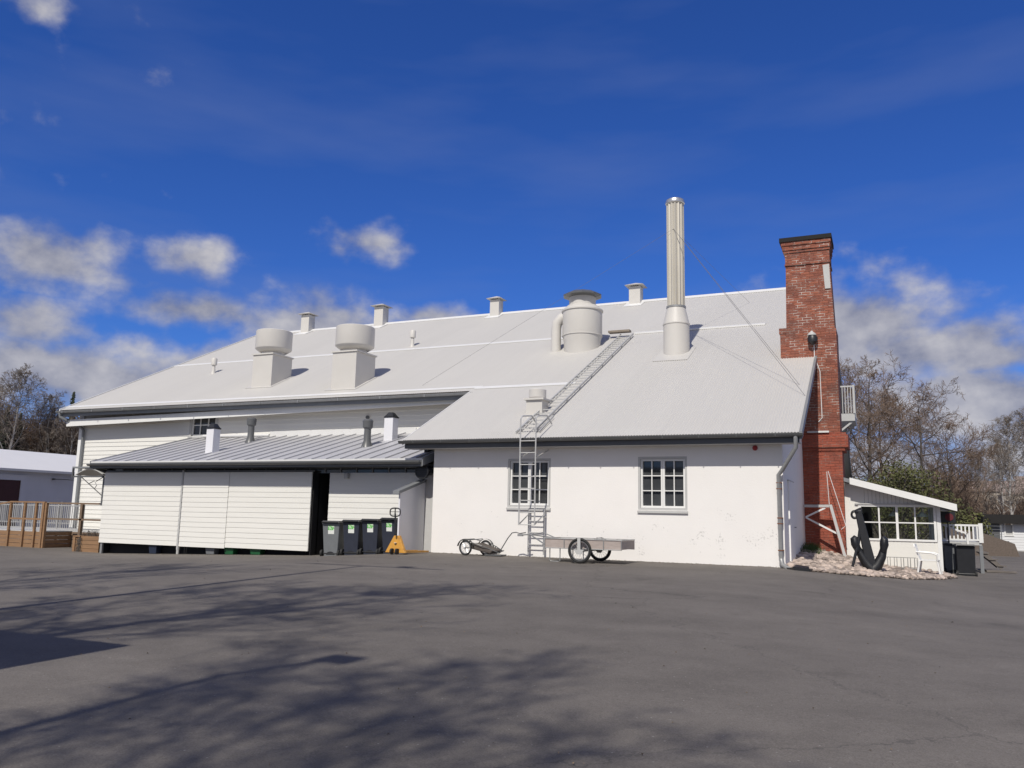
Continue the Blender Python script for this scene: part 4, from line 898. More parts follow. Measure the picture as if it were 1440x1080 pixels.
for c in wy:
    t_, r_ = MB(), MB(); spoke_wheel(t_, r_, c, (0,1,0), .315, .036); wo_ = t_.build('wheel', 'rubber', ct_, smooth=True); r_.build('rim', 'chrome', wo_)
    k_ = MB(); k_.box(c[0]-.04, c[0]+.04, c[1]-.075, c[1]-.055, .28, .62); k_.hexa([(c[0]-.05,c[1]-.08,.22),(c[0]+.05,c[1]-.08,.22),(c[0]+.05,c[1]-.06,.22),(c[0]-.05,c[1]-.06,.22),(c[0]-.14,c[1]-.08,.34),(c[0]+.14,c[1]-.08,.34),(c[0]+.14,c[1]-.06,.34),(c[0]-.14,c[1]-.06,.34)]); k_.build('fork_plate', 'grey_trim', ct_)
dbm = MB(); dbm.tube([(-9.08,20.8,.63),(-8.75,20.8,.66),(-8.1,20.3,.42)], .02, 7); dbm.tube([(-8.75,20.8,.66),(-8.1,21.25,.56)], .018, 7); dbm.tube([(-8.75,20.8,.64),(-8.35,20.75,.72),(-7.95,20.6,.60)], .014, 6); dbm.box(-9.1, -8.95, 20.77, 20.83, .60, .66); dbm.build('drawbar', 'galv', ct_)
ct_.location = (0, 0, g(-7, 20.7))

# ------------------------------------------------------------------ anchor
an = thing('ship_anchor', 'large black iron anchor set upright on the bed of stones', 'anchor', (0,0,0))
sk_ = MB(); sk_.hexa([(-.13,-.11,.05),(.20,-.11,.05),(.20,.10,.05),(-.13,.10,.05),(-.42,-.07,1.66),(-.22,-.07,1.66),(-.22,.07,1.66),(-.42,.07,1.66)]); sk_.build('shank', 'anchor', an, bevel=.02)
arm = MB()
for sx in (-1, 1):
    pts = [(.04,0,.10),(.04+sx*.16,0,.24),(.03+sx*.30,0,.46),(.0+sx*.40,0,.68),(-.03+sx*.43,0,.82)]
    arm.tube(pts, [.18,.155,.13,.105,.07], 10)
arm.box(-.18, .26, -.11, .11, -.06, .15)
arm.build('arms', 'anchor', an, smooth=True)
for sx in (-1, 1):
    fk = MB(); fk.tube([(.0+sx*.37,-.05,.58),(-.02+sx*.43,-.06,.78),(-.03+sx*.44,-.06,.90),(-.03+sx*.40,-.06,.98)], [.09,.135,.125,.05], 12); fk.build('fluke', 'anchor', an, smooth=True)
MB().torus((-.43,0,1.54), (0,1,.1), .09, .035, 20, 8).build('ring', 'anchor', an, smooth=True)
stk = MB(); stk.tube([(-.28,.0,1.20),(-.36,-.1,.80),(-.60,-.24,.12)], [.045,.05,.04], 8); stk.tube([(-.40,-.04,1.60),(-.22,.05,1.67)], .07, 8); stk.build('stock', 'anchor', an, smooth=True)
an.location = (-.44, 24.3, g(-.44, 24.3)-.02); an.rotation_euler = (0, 0, R(6)); an.scale = (.82, 1.0, 1.0)

# ------------------------------------------------------------------ plastic chair
ch = thing('garden_chair', 'white plastic garden chair standing on the stones by the annex wall', 'chair', (0,0,0))
b = MB(); b.hexa([(-.24,-.24,.42),(.24,-.22,.43),(.24,.22,.43),(-.24,.24,.42),(-.24,-.24,.45),(.24,-.22,.46),(.24,.22,.46),(-.24,.24,.45)]); b.build('seat', 'trim', ch, bevel=.012)
b = MB()
for k in range(5): y = -.18+k*.09; b.hexa([(-.24,y-.033,.46),(-.21,y-.033,.46),(-.21,y+.033,.46),(-.24,y+.033,.46),(-.35,y-.03,.84),(-.325,y-.03,.84),(-.325,y+.03,.84),(-.35,y+.03,.84)])
b.hexa([(-.35,-.23,.80),(-.315,-.23,.80),(-.315,.23,.80),(-.35,.23,.80),(-.36,-.2,.88),(-.33,-.2,.88),(-.33,.2,.88),(-.36,.2,.88)]); b.build('backrest', 'trim', ch)
for sx, sy in ((-1,-1), (1,-1), (1,1), (-1,1)):
    b = MB(); b.tube([(sx*.22,sy*.22,.43),(sx*.29,sy*.26,0)], [.032,.024], 6); b.build('leg', 'trim', ch)
for sy in (-1, 1):
    b = MB(); b.tube([(-.30,sy*.25,.66),(.1,sy*.28,.64),(.22,sy*.27,.60),(.23,sy*.24,.44)], .024, 6); b.build('armrest', 'trim', ch)
ch.location = (1.02, 26.3, g(1.02, 26.3)+.0); ch.rotation_euler = (0, 0, R(-8))

# ------------------------------------------------------------------ bike rack
rk_ = thing('bike_rack', 'low grey metal bicycle rack of upright loops against the annex wall', 'bike rack', (0,0,0))
b = MB(); b.tube([(-.60,0,.05),(.55,0,.05)], .012, 6); b.tube([(-.60,.25,.05),(.55,.25,.05)], .012, 6); b.build('base_rail', 'pipe_old', rk_)
b = MB(); b.tube([(-.60,0,.36),(.55,0,.36)], .011, 6)
for k in range(7):
    for q in (0, .07): x = -.58+k*.18+q; b.tube([(x,0,.05),(x,0,.36),(x,.2,.30),(x,.25,.05)], .009, 5)
b.build('loops', 'pipe_old', rk_)
rk_.location = (.18, 27.35, g(.18, 27.35)+.02)

# ------------------------------------------------------------------ stones and plants by the chimney
random.seed(11)
poly = [(-2.42,21.95),(-1.75,21.75),(-.55,22.6),(.45,23.6),(1.25,25.3),(1.75,27.3),(1.5,28.05),(-1.2,28.05),(-2.42,27.95)]
def inside(x, y, pl):
    c = False
    for (xa, ya), (xb, yb) in zip(pl, pl[1:]+pl[:1]):
        if (ya > y) != (yb > y) and x < (xb-xa)*(y-ya)/(yb-ya)+xa: c = not c
    return c
def edge_d(x, y, pl):
    d = 9
    for (xa, ya), (xb, yb) in zip(pl[:6], pl[1:7]):
        vx, vy = xb-xa, yb-ya; t = max(0, min(1, ((x-xa)*vx+(y-ya)*vy)/(vx*vx+vy*vy))); d = min(d, math.hypot(x-xa-t*vx, y-ya-t*vy))
    return d
def mound(x, y):
    d = edge_d(x, y, poly); fac = max(0, min(1, (-.0-x)/2.2)) ; return g(x, y)+min(d, 1.0)*.015+fac*min(1, max(0, (y-23)/4.5))*.30
gvm = MB(); cols_ = [(x*.2-2.5, y*.2+21.7) for x in range(22) for y in range(33)]
for ix in range(22):
    for iy in range(32):
        x, y = -2.45+ix*.2, 21.7+iy*.2
        if inside(x+.1, y+.1, poly):
            gvm.quad(*[(a, b, mound(a, b)+.012) for a, b in ((x,y),(x+.2,y),(x+.2,y+.2),(x,y+.2))])
gvm.build('gravel_bed', 'gravel', kind='structure')
stn = MB(); ICO = None
phi = (1+5**.5)/2
IV = [Vector(p).normalized() for p in ((-1,phi,0),(1,phi,0),(-1,-phi,0),(1,-phi,0),(0,-1,phi),(0,1,phi),(0,-1,-phi),(0,1,-phi),(phi,0,-1),(phi,0,1),(-phi,0,-1),(-phi,0,1))]
IF = [(0,11,5),(0,5,1),(0,1,7),(0,7,10),(0,10,11),(1,5,9),(5,11,4),(11,10,2),(10,7,6),(7,1,8),(3,9,4),(3,4,2),(3,2,6),(3,6,8),(3,8,9),(4,9,5),(2,4,11),(6,2,10),(8,6,7),(9,8,1)]
def sub_ico():
    v = list(IV); f = []; cache = {}
    def mid(a, b):
        k = (min(a,b), max(a,b))
        if k not in cache: v.append(((v[a]+v[b])/2).normalized()); cache[k] = len(v)-1
        return cache[k]
    for a, b, c in IF:
        x, y, z = mid(a,b), mid(b,c), mid(c,a); f += [(a,x,z),(b,y,x),(c,z,y),(x,y,z)]
    return v, f
SV, SF = sub_ico()
cnt = 0
while cnt < 2300:
    x, y = random.uniform(-2.45, 1.8), random.uniform(21.7, 28.1)
    if not inside(x, y, poly): continue
    cnt += 1; s_ = random.uniform(.034, .08)*(1.35 if random.random() < .12 else 1)
    sx, sy, sz = s_*random.uniform(.8, 1.35), s_*random.uniform(.8, 1.2), s_*random.uniform(.55, .8); rz = random.uniform(0, PI)
    n = len(stn.v); z = mound(x, y)+sz*random.uniform(.45, 1.0)
    for p in SV:
        k = random.uniform(.88, 1.12); a, b = p.x*sx*k, p.y*sy*k; stn.v.append((x+a*math.cos(rz)-b*math.sin(rz), y+a*math.sin(rz)+b*math.cos(rz), z+p.z*sz*k))
    stn.f += [(n+a, n+b, n+c) for a, b, c in SF]
stn.build('stones', 'stone', smooth=False, kind='stuff')['label'] = 'pinkish fist sized stones heaped along the annex and chimney foot'
gr = MB()
for k in range(900):
    x, y = random.gauss(-2.15, .14), random.gauss(26.9, .5); 
    if x < -2.34 or y > 27.88: continue
    z = mound(x, y); h = random.uniform(.10, .30); a = random.uniform(0, 2*PI); dx, dy = random.gauss(0, .07), random.gauss(0, .07); wv = .008
    gr.quad((x-wv*math.cos(a), y-wv*math.sin(a), z), (x+wv*math.cos(a), y+wv*math.sin(a), z), (x+dx, y+dy, z+h))
o = gr.build('grass_tuft', 'grass', None, loc=(-2.15, 26.9, 0)); tag(o, 'tuft of green grass in the shade between the hall gable and the chimney', 'grass')
ms = MB(); ms.prism([(-2.36,21.86,-.03),(-2.1,21.55,-.03),(-1.75,21.7,-.05),(-1.7,22.0,-.05),(-2.1,22.1,-.02)], (0,0,.05)); ms.prism([(-2.15,21.62,.02),(-1.78,21.75,.0),(-1.8,21.95,.03),(-2.1,22.0,.06)], (0,0,.03)); tag(ms.build('drain_trough', 'black_plastic', None, loc=(-2.1,21.8,-.03)), 'dark drain trough lying below the downpipe at the wall corner', 'trough')

lt = MB(); rng = random.Random(31)
for k in range(900):
    if k < 420: x, y = rng.uniform(-12.5, -2.5), 22.15-abs(rng.gauss(0, .22))-.02
    elif k < 600: x, y = rng.uniform(-26, -13.4), 22.3-abs(rng.gauss(0, .35))
    else:
        y = rng.uniform(4, 21); x = rng.uniform(-1.35, .45)*y
    z = g(x, y)+.006; sz = rng.uniform(.008, .028)*(1 if y > 12 else .55); a = rng.uniform(0, PI); c_, s_ = math.cos(a)*sz, math.sin(a)*sz
    lt.quad((x-c_, y-s_, z), (x+s_*.5, y-c_*.5, z+rng.uniform(0, .012)), (x+c_, y+s_, z), (x-s_*.5, y+c_*.5, z+rng.uniform(0, .012)))
lt.build('leaf_litter', 'litter', kind='stuff')['label'] = 'dry leaf crumbs and grit lying on the asphalt and along the walls'
# ------------------------------------------------------------------ timber ramp and railings at the far left
dk = thing('timber_ramp', 'brown timber deck and ramp with wooden railing left of the shed', 'ramp', (-32, 24, -.58))
z0 = -.6
f_ = MB()
for k in range(4): f_.box(-37.5, -31.85, 23.88, 23.92, z0+.02+k*.165, z0+.17+k*.165)
for k in range(4): f_.box(-31.85, -31.81, 23.92, 26.7, z0+.02+k*.165, z0+.17+k*.165)
f_.build('side_boards', 'wood', dk)
MB().box(-37.5, -31.8, 23.9, 26.8, .07, .11).build('deck', 'grey_trim', dk)
f2 = MB(); f2.box(-31.8, -27.1, 25.2, 26.8, .06, .10); f2.build('deck', 'grey_trim', dk); f2 = MB()
for k in range(4): f2.box(-31.8, -27.1, 25.18, 25.2, z0+.02+k*.165, z0+.165+k*.165)
f2.build('side_boards', 'wood_dark', dk)
for x in (-33.95, -33.05, -32.35): MB().box(x-.05, x+.05, 23.80, 23.878, z0, 1.25).build('post', 'wood', dk)
MB().box(-31.92, -31.80, 23.76, 23.878, z0, 1.27).build('post', 'wood', dk); MB().box(-31.795, -31.7, 23.80, 23.9, z0, 1.27).build('post', 'wood', dk); MB().box(-35.1, -35.0, 23.80, 23.878, z0, 1.1).build('post', 'wood', dk)
hr = MB(); hr.box(-33.95, -31.8, 23.78, 23.88, 1.25, 1.31); hr.beam((-33.95,23.83,1.27), (-36.5,23.83,.95), .09, .06); hr.box(-33.9, -31.9, 23.81, 23.86, .55, .62); hr.build('handrail', 'wood', dk)
h2 = MB(); h2.box(-31.7, -27.05, 23.9, 23.96, 1.22, 1.29); h2.box(-31.7, -27.05, 23.9, 23.96, .58, .65); h2.box(-29.85, -29.72, 23.9, 24.0, -.1, 1.22); h2.build('handrail', 'wood_dark', dk)
pl = thing('planter_box', 'small square planter box of brown boards between the ramp and the shed', 'planter', (-28.4, 23.0, -.6))
b = MB(); xa, xb, ya, yb = -28.75, -27.45, 22.95, 23.6
for k in range(4): b.box(xa, xb, ya, yb, z0+k*.155, z0+.145+k*.155)
b.box(xa-.08, xa+.04, ya-.04, ya-.002, z0, z0+.62); b.box(xa-.1, xa+.3, ya-.05, yb, z0+.58, z0+.625); b.build('boards', 'wood', pl)
random.seed(3); tw = MB()
for k in range(120):
    x, y = random.uniform(xa+.1, xb-.1), random.uniform(ya+.05, yb-.05); tw.tube([(x,y,z0+.55),(x+random.gauss(0,.08),y+random.gauss(0,.08),z0+random.uniform(.65,.85))], .006, 3, False)
for k in range(120):
    x = xa+.25+random.gauss(0, .06); z = z0+random.uniform(.05, .6); tw.tube([(x,ya-.03,z),(x+random.gauss(0,.06),ya-.05,z-.08)], .007, 3, False)
tw.build('dry_plant', 'bark', pl)
def railing(x0, x1, y, zt, zb, lab):
    o = thing('metal_railing', lab, 'railing', (x0, y, zb-.1), 'white metal railings behind the ramp')
    b = MB(); b.box(x0, x1, y-.02, y+.02, zt-.045, zt); b.box(x0, x1, y-.02, y+.02, zb, zb+.06); b.build('rail', 'rail_shade', o)
    b = MB(); x = x0+.06
    while x < x1: b.box(x-.014, x+.014, y-.012, y+.012, zb+.06, zt-.045); x += .125
    o2 = b.build('bars', 'rail_shade', o)
    x = x0
    while x <= x1+.01: MB().box(x-.03, x+.03, y-.03, y+.03, -.6, zt+.03).build('post', 'rail_shade', o); x += (x1-x0)/4
railing(-38.5, -32.1, 25.9, 1.18, .12, 'white barred metal railing along the back of the timber ramp')
railing(-47.0, -35.2, 29.5, 1.32, .25, 'farther white barred metal railing, in front of the low grey building')

# low building at far left
lb = thing('low_warehouse', 'low pale building with a white roof and a dark red door beyond the ramp', 'building', (-50, 36, -.6))
b = MB(); b.prism([(-48,22,-.6),(-48,60,-.6),(-48,60,3.32),(-48,22,3.32)], (-.3,0,0)); b.box(-62, -48.3, 22, 22.3, -.6, 3.3); b.build('wall', 'wall_grey', lb)
b = MB(); b.prism([(-47.6,21.6,3.30),(-53,21.6,4.75),(-62,21.6,3.0),(-62,21.6,2.8),(-53,21.6,4.6),(-47.6,21.6,3.16)], (0,39,0)); b.build('roof', 'snow_roof', lb)
b = MB(); b.box(-47.998, -47.95, 30.6, 34.1, -.5, 2.62); b.build('door', 'dkred', lb)
b = MB(); b.box(-47.998, -47.90, 34.1, 34.5, -.5, 2.95); b.box(-47.998, -47.90, 30.4, 34.1, 2.62, 2.95); b.build('door_frame', 'wall_grey', lb)
b = MB(); b.box(-47.998, -47.8, 36.2, 36.3, 2.75, 2.85); b.tube([(-47.8,36.25,2.8),(-47.5,37.8,2.8)], .03, 6); b.build('bracket', 'gutter', lb)

# hut at far right
ht = thing('kiosk_hut', 'small white boarded hut with a flat black roof across the yard', 'hut', (7, 60, -.38))
b = MB(); boards(b, 6.35, 12, -.5, 1.25, 60, .16, [(6.62,7.05,.55,1.15)], lip=.02); b.box(6.35, 6.62, 60.002, 60.1, -.5, 1.25); b.box(7.05, 12, 60.002, 60.1, -.5, 1.25); b.box(6.62,7.05,60.002,60.1,-.5,.55); b.build('board_wall', 'hut', ht)
b = MB(); b.box(5.7, 6.345, 59.98, 63, -.4, 1.25); b.build('side_wall', 'gutter', ht)
b = MB(); b.box(5.45, 12.3, 59.5, 63.5, 1.26, 1.82); b.build('roof', 'black_roof', ht)
b = MB(); b.box(6.58, 6.66, 59.95, 60.02, .5, 1.2); b.box(7.02, 7.1, 59.95, 60.02, .5, 1.2); b.box(6.66, 7.02, 59.95, 60.02, .5, .56); wo2 = b.build('window', 'trim', ht); MB().box(6.66, 7.02, 60.03, 60.05, .56, 1.2).build('pane', 'grey_trim', wo2)
MB().box(6.50, 6.80, 59.9, 59.975, -.02, .20).build('wall_vent', 'gutter', ht)

# ------------------------------------------------------------------ trees
def rnd_perp(d, rng):
    v = Vector((rng.gauss(0,1), rng.gauss(0,1), rng.gauss(0,1))); v = v-d*v.dot(d); return v.normalized()
def bare_tree(name, seed, H, r0, mt, mc, rng_spread=.9, up=.25, lo=.25, n1=15, droop=0, twig=.012, wide=1.0, lv=4):
    rng = random.Random(seed); T_, C_ = MB(), MB()
    def branch(p, d, L, r_, lev):
        segs = (0, 5, 4, 3, 2)[lev]; pts = [p]; rad = [r_]; dd = d.copy()
        for i in range(segs):
            dd = (dd+Vector((rng.gauss(0,.16), rng.gauss(0,.16), rng.gauss(0,.12)+(up*.35 if lev < 3 else -droop)))).normalized()
            pts.append(pts[-1]+dd*L/segs); rad.append(max(twig*.55, r_*(1-(i+1)/segs*.72)))
        (T_ if lev == 1 else C_).tube(pts, rad, 5 if lev == 1 else 3, False)
        if lev < lv:
            nb = (0, 8, 6, 5)[lev]
            for k in range(nb):
                t = .25+.75*(k+rng.random())/nb; i = min(segs-1, int(t*segs)); q = pts[i].lerp(pts[i+1], t*segs-i)
                dv = (pts[i+1]-pts[i]).normalized(); nd_ = (dv*.75+rnd_perp(dv, rng)*.8).normalized()
                branch(q, nd_, L*rng.uniform(.38, .58)*(1.15-.35*t), max(twig, rad[i]*.55), lev+1)
    pts = [Vector((0,0,-.3))]; rad = [r0*1.15]; d = Vector((rng.gauss(0,.04), rng.gauss(0,.04), 1)).normalized(); n = 9
    for i in range(n):
        d = (d+Vector((rng.gauss(0,.06), rng.gauss(0,.06), .1))).normalized(); pts.append(pts[-1]+d*(H*.92)/n); rad.append(max(twig, r0*(1-(i+1)/n*.9)))
    T_.tube(pts, rad, 8, False)
    for k in range(n1):
        t = lo+(1-lo)*((k+rng.random()*.8)/n1); i = min(n-1, int(t*n)); q = pts[i].lerp(pts[i+1], min(1, t*n-i))
        a = k*2.4+rng.random(); nd_ = Vector((math.cos(a)*rng_spread, math.sin(a)*rng_spread, up+rng.uniform(.15, .7)*(.5+t))).normalized()
        prof = (math.sin(PI*min(1, .25+.75*(t-lo)/(1-lo)))**.7*.85+.15)
        branch(q, nd_, H*.36*wide*prof*rng.uniform(.8, 1.15), max(twig, rad[i]*.5), 1)
    o = thing(name, '', 'tree')
    T_.build('trunk', mt, o); C_.build('crown', mc, o)
    return o
def place(o, x, y, z, lab, grp, s=1, rz=0, sz=None):
    o.location = (x, y, z); o.rotation_euler = (0, 0, rz); o.scale = (s, s, sz or s); o['label'] = lab; o['group'] = grp; return o
GR = 'bare trees behind the annex'
ald = bare_tree('alder_tree', 23, 12.6, .19, 'bark', 'twig_b', 1.15, .16, .42, 14, 0, .015, .95)
place(ald, 1.95, 62, -.5, 'bare alder with a round crown and clear forked trunk, in the middle beyond the annex', GR, .88, .6)
a2 = bare_tree('alder_tree', 36, 14, .21, 'bark', 'twig_b', 1.05, .22, .28, 17, 0, .016, 1.0)
place(a2, -1.6, 64, -.5, 'tall bare alder rising just behind the brick chimney and balcony', GR, .93, 0)
for (x, y, s_, rz, lab) in ((.1, 74, .86, 2.0, 'bare alder between the chimney tree and the round crowned one, farther back'), (4.4, 66, .64, 4.0, 'lower bare alder on the outer flank of the clump, next to the sky gap'), (-4, 72, 1.0, 1.1, 'bare alder mostly hidden behind the chimney and gable')):
    place(copy_tree(a2), x, y, -.5, lab, GR, s_, rz)
bir = bare_tree('birch_tree', 44, 12, .13, 'bark_w', 'twig_g', .7, .5, .25, 18, .10, .013, .72)
place(bir, 9.2, 78, -.5, 'slim pale birch with a feathery crown, tallest behind the hut', 'birches behind the hut', .93, .3)
for (x, y, s_, rz, lab) in ((7.4, 82, .70, 1.3, 'shorter birch standing apart at the sky gap, left of the tallest birch'), (11.5, 80, .98, 2.4, 'birch at the right edge of the picture beyond the hut'), (9.9, 90, .86, 3.6, 'thin birch farther back between the two tall birches')):
    place(copy_tree(bir), x, y, -.5, lab, 'birches behind the hut', s_, rz)
# left birches and spruces
LG = 'birches in front of the brown wood'
for (x, y, z, s_, rz, lab) in ((-79, 54.6, 0, 1.30, .9, 'tallest birch with a spreading crown at the left edge of the wood'), (-78.5, 58.4, 0, 1.12, 2.0, 'birch with a white leaning trunk in front of the wood, nearest the hall roof'), (-83, 55.2, 0, 1.2, 3.1, 'birch at the very edge of the picture on the left'), (-77, 60.0, 0, .95, 4.4, 'small birch at the wood edge just beside the hall eave')):
    place(copy_tree(bir), x, y, z, lab, LG, s_, rz)
def spruce(seed, H):
    rng = random.Random(seed); o = thing('spruce_tree', '', 'tree'); c = MB()
    z = H*.12
    while z < H*.985:
        t = (z-H*.12)/(H*.88); rr = H*.13*(1-t)**.9+.02; nb = int(7+8*(1-t))
        for k in range(nb):
            a = rng.uniform(0, 2*PI); l = rr*rng.uniform(.7, 1.1); dx, dy = math.cos(a), math.sin(a)
            for q in range(6):
                u = (q+.4)/6*l; wv = .05*H/12*(1.6-q*.18); zz = z-.35*u+rng.uniform(-.1, .1); 
                s_ = rng.uniform(.5, 1)*.38*H/12*(1.05-t)**.6; k2_ = (1.05-t)**.7
                px_, py_ = dx*u, dy*u
                c.quad((px_,py_,zz), (px_-dy*s_+dx*.2*k2_, py_+dx*s_+dy*.2*k2_, zz-.18), (px_+dx*.45*k2_, py_+dy*.45*k2_, zz-.15), (px_+dy*s_+dx*.2*k2_, py_-dx*s_+dy*.2*k2_, zz-.18))
        z += H*.022*(1.3-.6*t)
    MB().tube([(0,0,-.3),(0,0,H*.97)], [H*.014, .01], 7).build('trunk', 'bark', o); c.build('crown', 'spruce', o); return o
sp = spruce(7, 14)
place(sp, -86.5, 66.9, 0, 'spruce with a pointed top right beside the hall eave', 'spruces in the left wood', 1.06, 0)
for (x, y, s_, lab) in ((-81.5, 57.2, .78, 'dark spruce in the wood, right of the tallest birch'), (-80.4, 55.0, .82, 'dark spruce near the left picture edge, beside the tallest birch'), (-84, 62.5, .82, 'low dark spruce half buried in the brown wood')):
    place(copy_tree(sp), x, y, 0, lab, 'spruces in the left wood', s_, x)
# brown wood as one mass
def thicket(name, seed, pts, mat, lab, dens):
    rng = random.Random(seed); c = MB()
    for (x, y, h) in pts:
        for k in range(dens):
            a = rng.uniform(0, 2*PI); r_ = rng.uniform(0, 1.6); zz = rng.uniform(0, .85)**.8*h; p = Vector((x+r_*math.cos(a), y+r_*math.sin(a), zz))
            d = Vector((rng.gauss(0,.45), rng.gauss(0,.45), rng.uniform(.5, 1))).normalized(); L = rng.uniform(.6, 1.9)
            q = p+d*L*.5; c.tube([p, q, q+(d+rnd_perp(d, rng)*.35)*L*.5], [.028, .022, .012], 3, False)
            for t in (.35, .6, .8):
                c.tube([p+d*L*t, p+d*L*t+(d*.7+rnd_perp(d, rng)*.8)*L*.35], [.018, .010], 3, False)
        c.tube([(x,y,-.3),(x+rng.gauss(0,.4),y+rng.gauss(0,.4),h*.9)], [.12, .02], 5, False)
    o = c.build(name, mat, None, kind='stuff'); o['label'] = lab; return o
rng = random.Random(2); pts = []
for k in range(330):
    a_ = R(rng.uniform(-61, -49.5)); D = rng.uniform(98, 128)
    pts.append((D*math.sin(a_), D*math.cos(a_), rng.uniform(9.5, 14.0)*(1+.08*math.sin(a_*60))*(.84 if a_ > R(-54.2) else 1)))
thicket('brown_wood', 8, pts, 'twig_r', 'dense brown leafless wood on the rise beyond the low building', 95)
pts = [(rng.uniform(5.5, 16), rng.uniform(84, 105), rng.uniform(1.6, 3.6)) for k in range(34)]
pts += [(rng.uniform(-4, 6), rng.uniform(66, 80), rng.uniform(2.5, 6)) for k in range(40)]
thicket('scrub', 9, pts, 'twig_b', 'low brown scrub beyond the annex and the hut', 70)
# green bushes beyond the annex
def bush(seed, lobes, nleaf):
    rng = random.Random(seed); o = thing('green_bush', '', 'bush'); c, s_ = MB(), MB()
    for (x, y, z, rx, rz) in lobes:
        for k in range(6): s_.tube([(x*.2,y*.2,-.2),(x+rng.gauss(0,rx*.4),y+rng.gauss(0,rx*.4),z+rng.uniform(-.4,.6)*rz)], [.05,.012], 4, False)
        for k in range(nleaf):
            d = Vector((rng.gauss(0,1), rng.gauss(0,1), rng.gauss(0,1))).normalized(); u = rng.random()**.45
            p = Vector((x+d.x*rx*u, y+d.y*rx*u, z+d.z*rz*u)); a = rnd_perp(d, rng)*rng.uniform(.035, .075); b = rnd_perp(a.normalized(), rng)*rng.uniform(.03, .06)
            c.quad(p-a, p-b, p+a, p+b)
    s_.build('stem', 'bark', o); c.build('foliage', 'leaf', o); return o
b1 = bush(4, [(0,0,2.0,1.5,1.6),(1.2,.3,2.8,1.3,1.1),(-1.3,.2,2.4,1.3,1.2),(.3,0,3.5,1.2,.9),(2.2,0,1.5,1.2,1.2),(-2.2,0,1.6,1.1,1.1),(3.1,.2,1.0,1.0,1.0)], 1150)
place(b1, .5, 54, -.4, 'broad bush with fresh green leaves rising over the annex roof', 'green bushes beyond the annex', 1.22, 0)
for (x, y, s_, lab) in ((2.75, 57, .62, 'lower green bush at the end of the annex roof, beside the porch'), (-.6, 57, 1.0, 'green bush partly behind the chimney')):
    place(copy_tree(b1), x, y, -.4, lab, 'green bushes beyond the annex', s_, 1.7*x)
# far town
rng = random.Random(77); n = 0
for (az_, D, wd, h, zz) in ((5.2, 300, 16, 6, 5.5), (6.6, 330, 22, 5, 9), (7.7, 280, 14, 6, 4), (8.6, 340, 18, 7, 9), (9.6, 300, 14, 5, 6), (4.3, 340, 14, 5, 9.5)):
    x, y = D*math.sin(R(az_)), D*math.cos(R(az_))
    o = thing('apartment_block', ('pale far block %s' % ('lowest, beside the bush', 'widest, up on the slope', 'near the birch trunk, low down', 'tallest, above the hut', 'behind the birches over the hut', 'half hidden behind the green bush')[n]) + ' in the distant town', 'building', (x, y, zz-4), 'buildings of the distant town'); n += 1
    MB().box(x-wd/2, x+wd/2, y, y+10, zz-8, zz+h).build('wall', 'town' if n % 2 else 'grey_trim', o)
    MB().prism([(x-wd/2-.5,y-.5,zz+h),(x+wd/2+.5,y-.5,zz+h),(x+wd/2+.5,y+5,zz+h+2),(x-wd/2-.5,y+5,zz+h+2)], (0,0,.4)).build('roof', 'town2', o)
    for k in range(5):
        wx = x-wd/2+wd*(k+.5)/5; MB().box(wx-.8, wx+.8, y-.1, y-.01, zz+h*.35, zz+h*.7).build('window', 'pane', o)
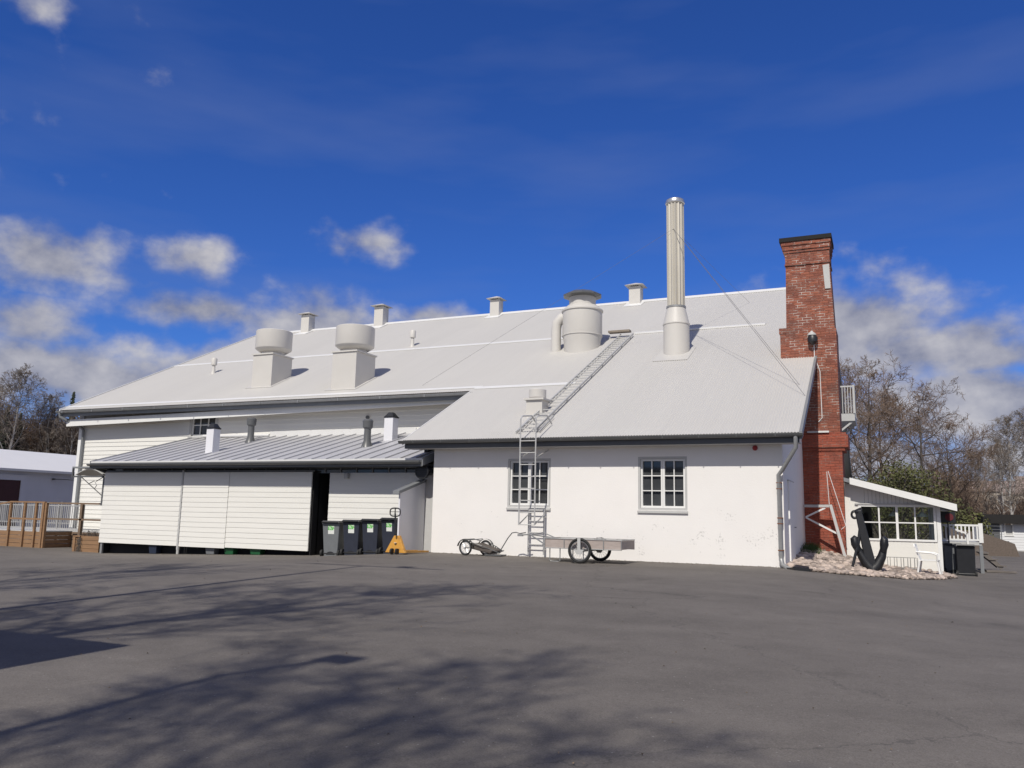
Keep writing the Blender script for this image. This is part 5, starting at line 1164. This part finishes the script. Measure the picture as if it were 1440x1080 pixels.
# bank / wall at right middle
bk = MB(); bk.prism([(2.9,49,-.45),(6.0,49,-.45),(5.8,49,.25),(4.4,49,.75),(2.9,49,.95)], (0,6,0)); o = bk.build('earth_bank', 'gravel', kind='structure')
fn = thing('wire_fence', 'thin grey wire fence on posts between the porch and the hut', 'fence', (5, 56, -.4))
for k in range(6): MB().tube([(2.6+k*.7,57,-.45),(2.6+k*.7,57,1.15)], .03, 6).build('post', 'fascia', fn)
b = MB()
for z in (.3, .6, .9, 1.1): b.tube([(2.6,57,z),(6.1,57,z)], .012, 4)
b.build('wires', 'fascia', fn)

# ------------------------------------------------------------------ what stands behind the viewer and throws the yard's shadows
sh1 = bare_tree('oak_tree', 55, 16, .22, 'bark', 'twig_b', 1.0, .45, .50, 13, 0, .013, .68)
SG = 'bare trees behind the viewer'
place(sh1, -4.2, -6.2, -.4, 'wide bare tree behind the viewer, nearest the camera side of the yard', SG, .92, 0)
for (x, y, s_, rz, lab) in ((-7.6, -4.7, 1.12, 2.2, 'bare tree behind the flat kiosk at the yard edge'), (-15.2, .2, 1.15, 4.0, 'bare tree left of the kiosk shading the ramp side of the yard')):
    place(copy_tree(sh1), x, y, -.4, lab, SG, s_, rz)
ks = thing('flat_kiosk', 'low flat roofed kiosk behind the viewer at the left of the yard', 'building', (-10, 1, -.4))
MB().box(-13.0, -7.3, -3.0, 2.4, -.5, 3.5).build('wall', 'wall_grey', ks); MB().box(-13.4, -7.0, -3.3, 2.75, 3.502, 3.72).build('roof', 'black_roof', ks); MB().box(-10.0, -9.0, 2.402, 2.45, -.4, 1.7).build('door', 'dkred', ks)
for (x, y, h, arm_, lab) in ((-10.75, 5.2, 12.0, 2.1, 'tall lamp post with a wide cross arm left of the viewer'), (-5.05, -2.0, 8.0, .9, 'lamp post with a bent arm behind the viewer')):
    o = thing('lamp_post', lab, 'lamp post', (x, y, -.4), 'lamp posts around the yard')
    MB().tube([(x,y,-.5),(x,y,h*.6),(x,y,h)], [.09,.07,.05], 10).build('pole', 'galv', o, smooth=True)
    b = MB()
    if arm_ > 1: b.tube([(x-arm_*.9,y,h-.05),(x+arm_,y,h+.05)], .045, 8)
    else: b.tube([(x,y,h),(x+.25,y+.5,h+.2),(x+.4,y+.9,h+.25)], .045, 8)
    b.build('arm', 'galv', o)
    MB().box(x+arm_*.45-.15, x+arm_*.45+.25, y+(.0 if arm_ > 1 else .85), y+(.2 if arm_ > 1 else 1.15), h+.1, h+.22).build('lamp_head', 'grey_trim', o)
for o in list(sc.collection.objects):
    if o.get('label') == '': del o['label']
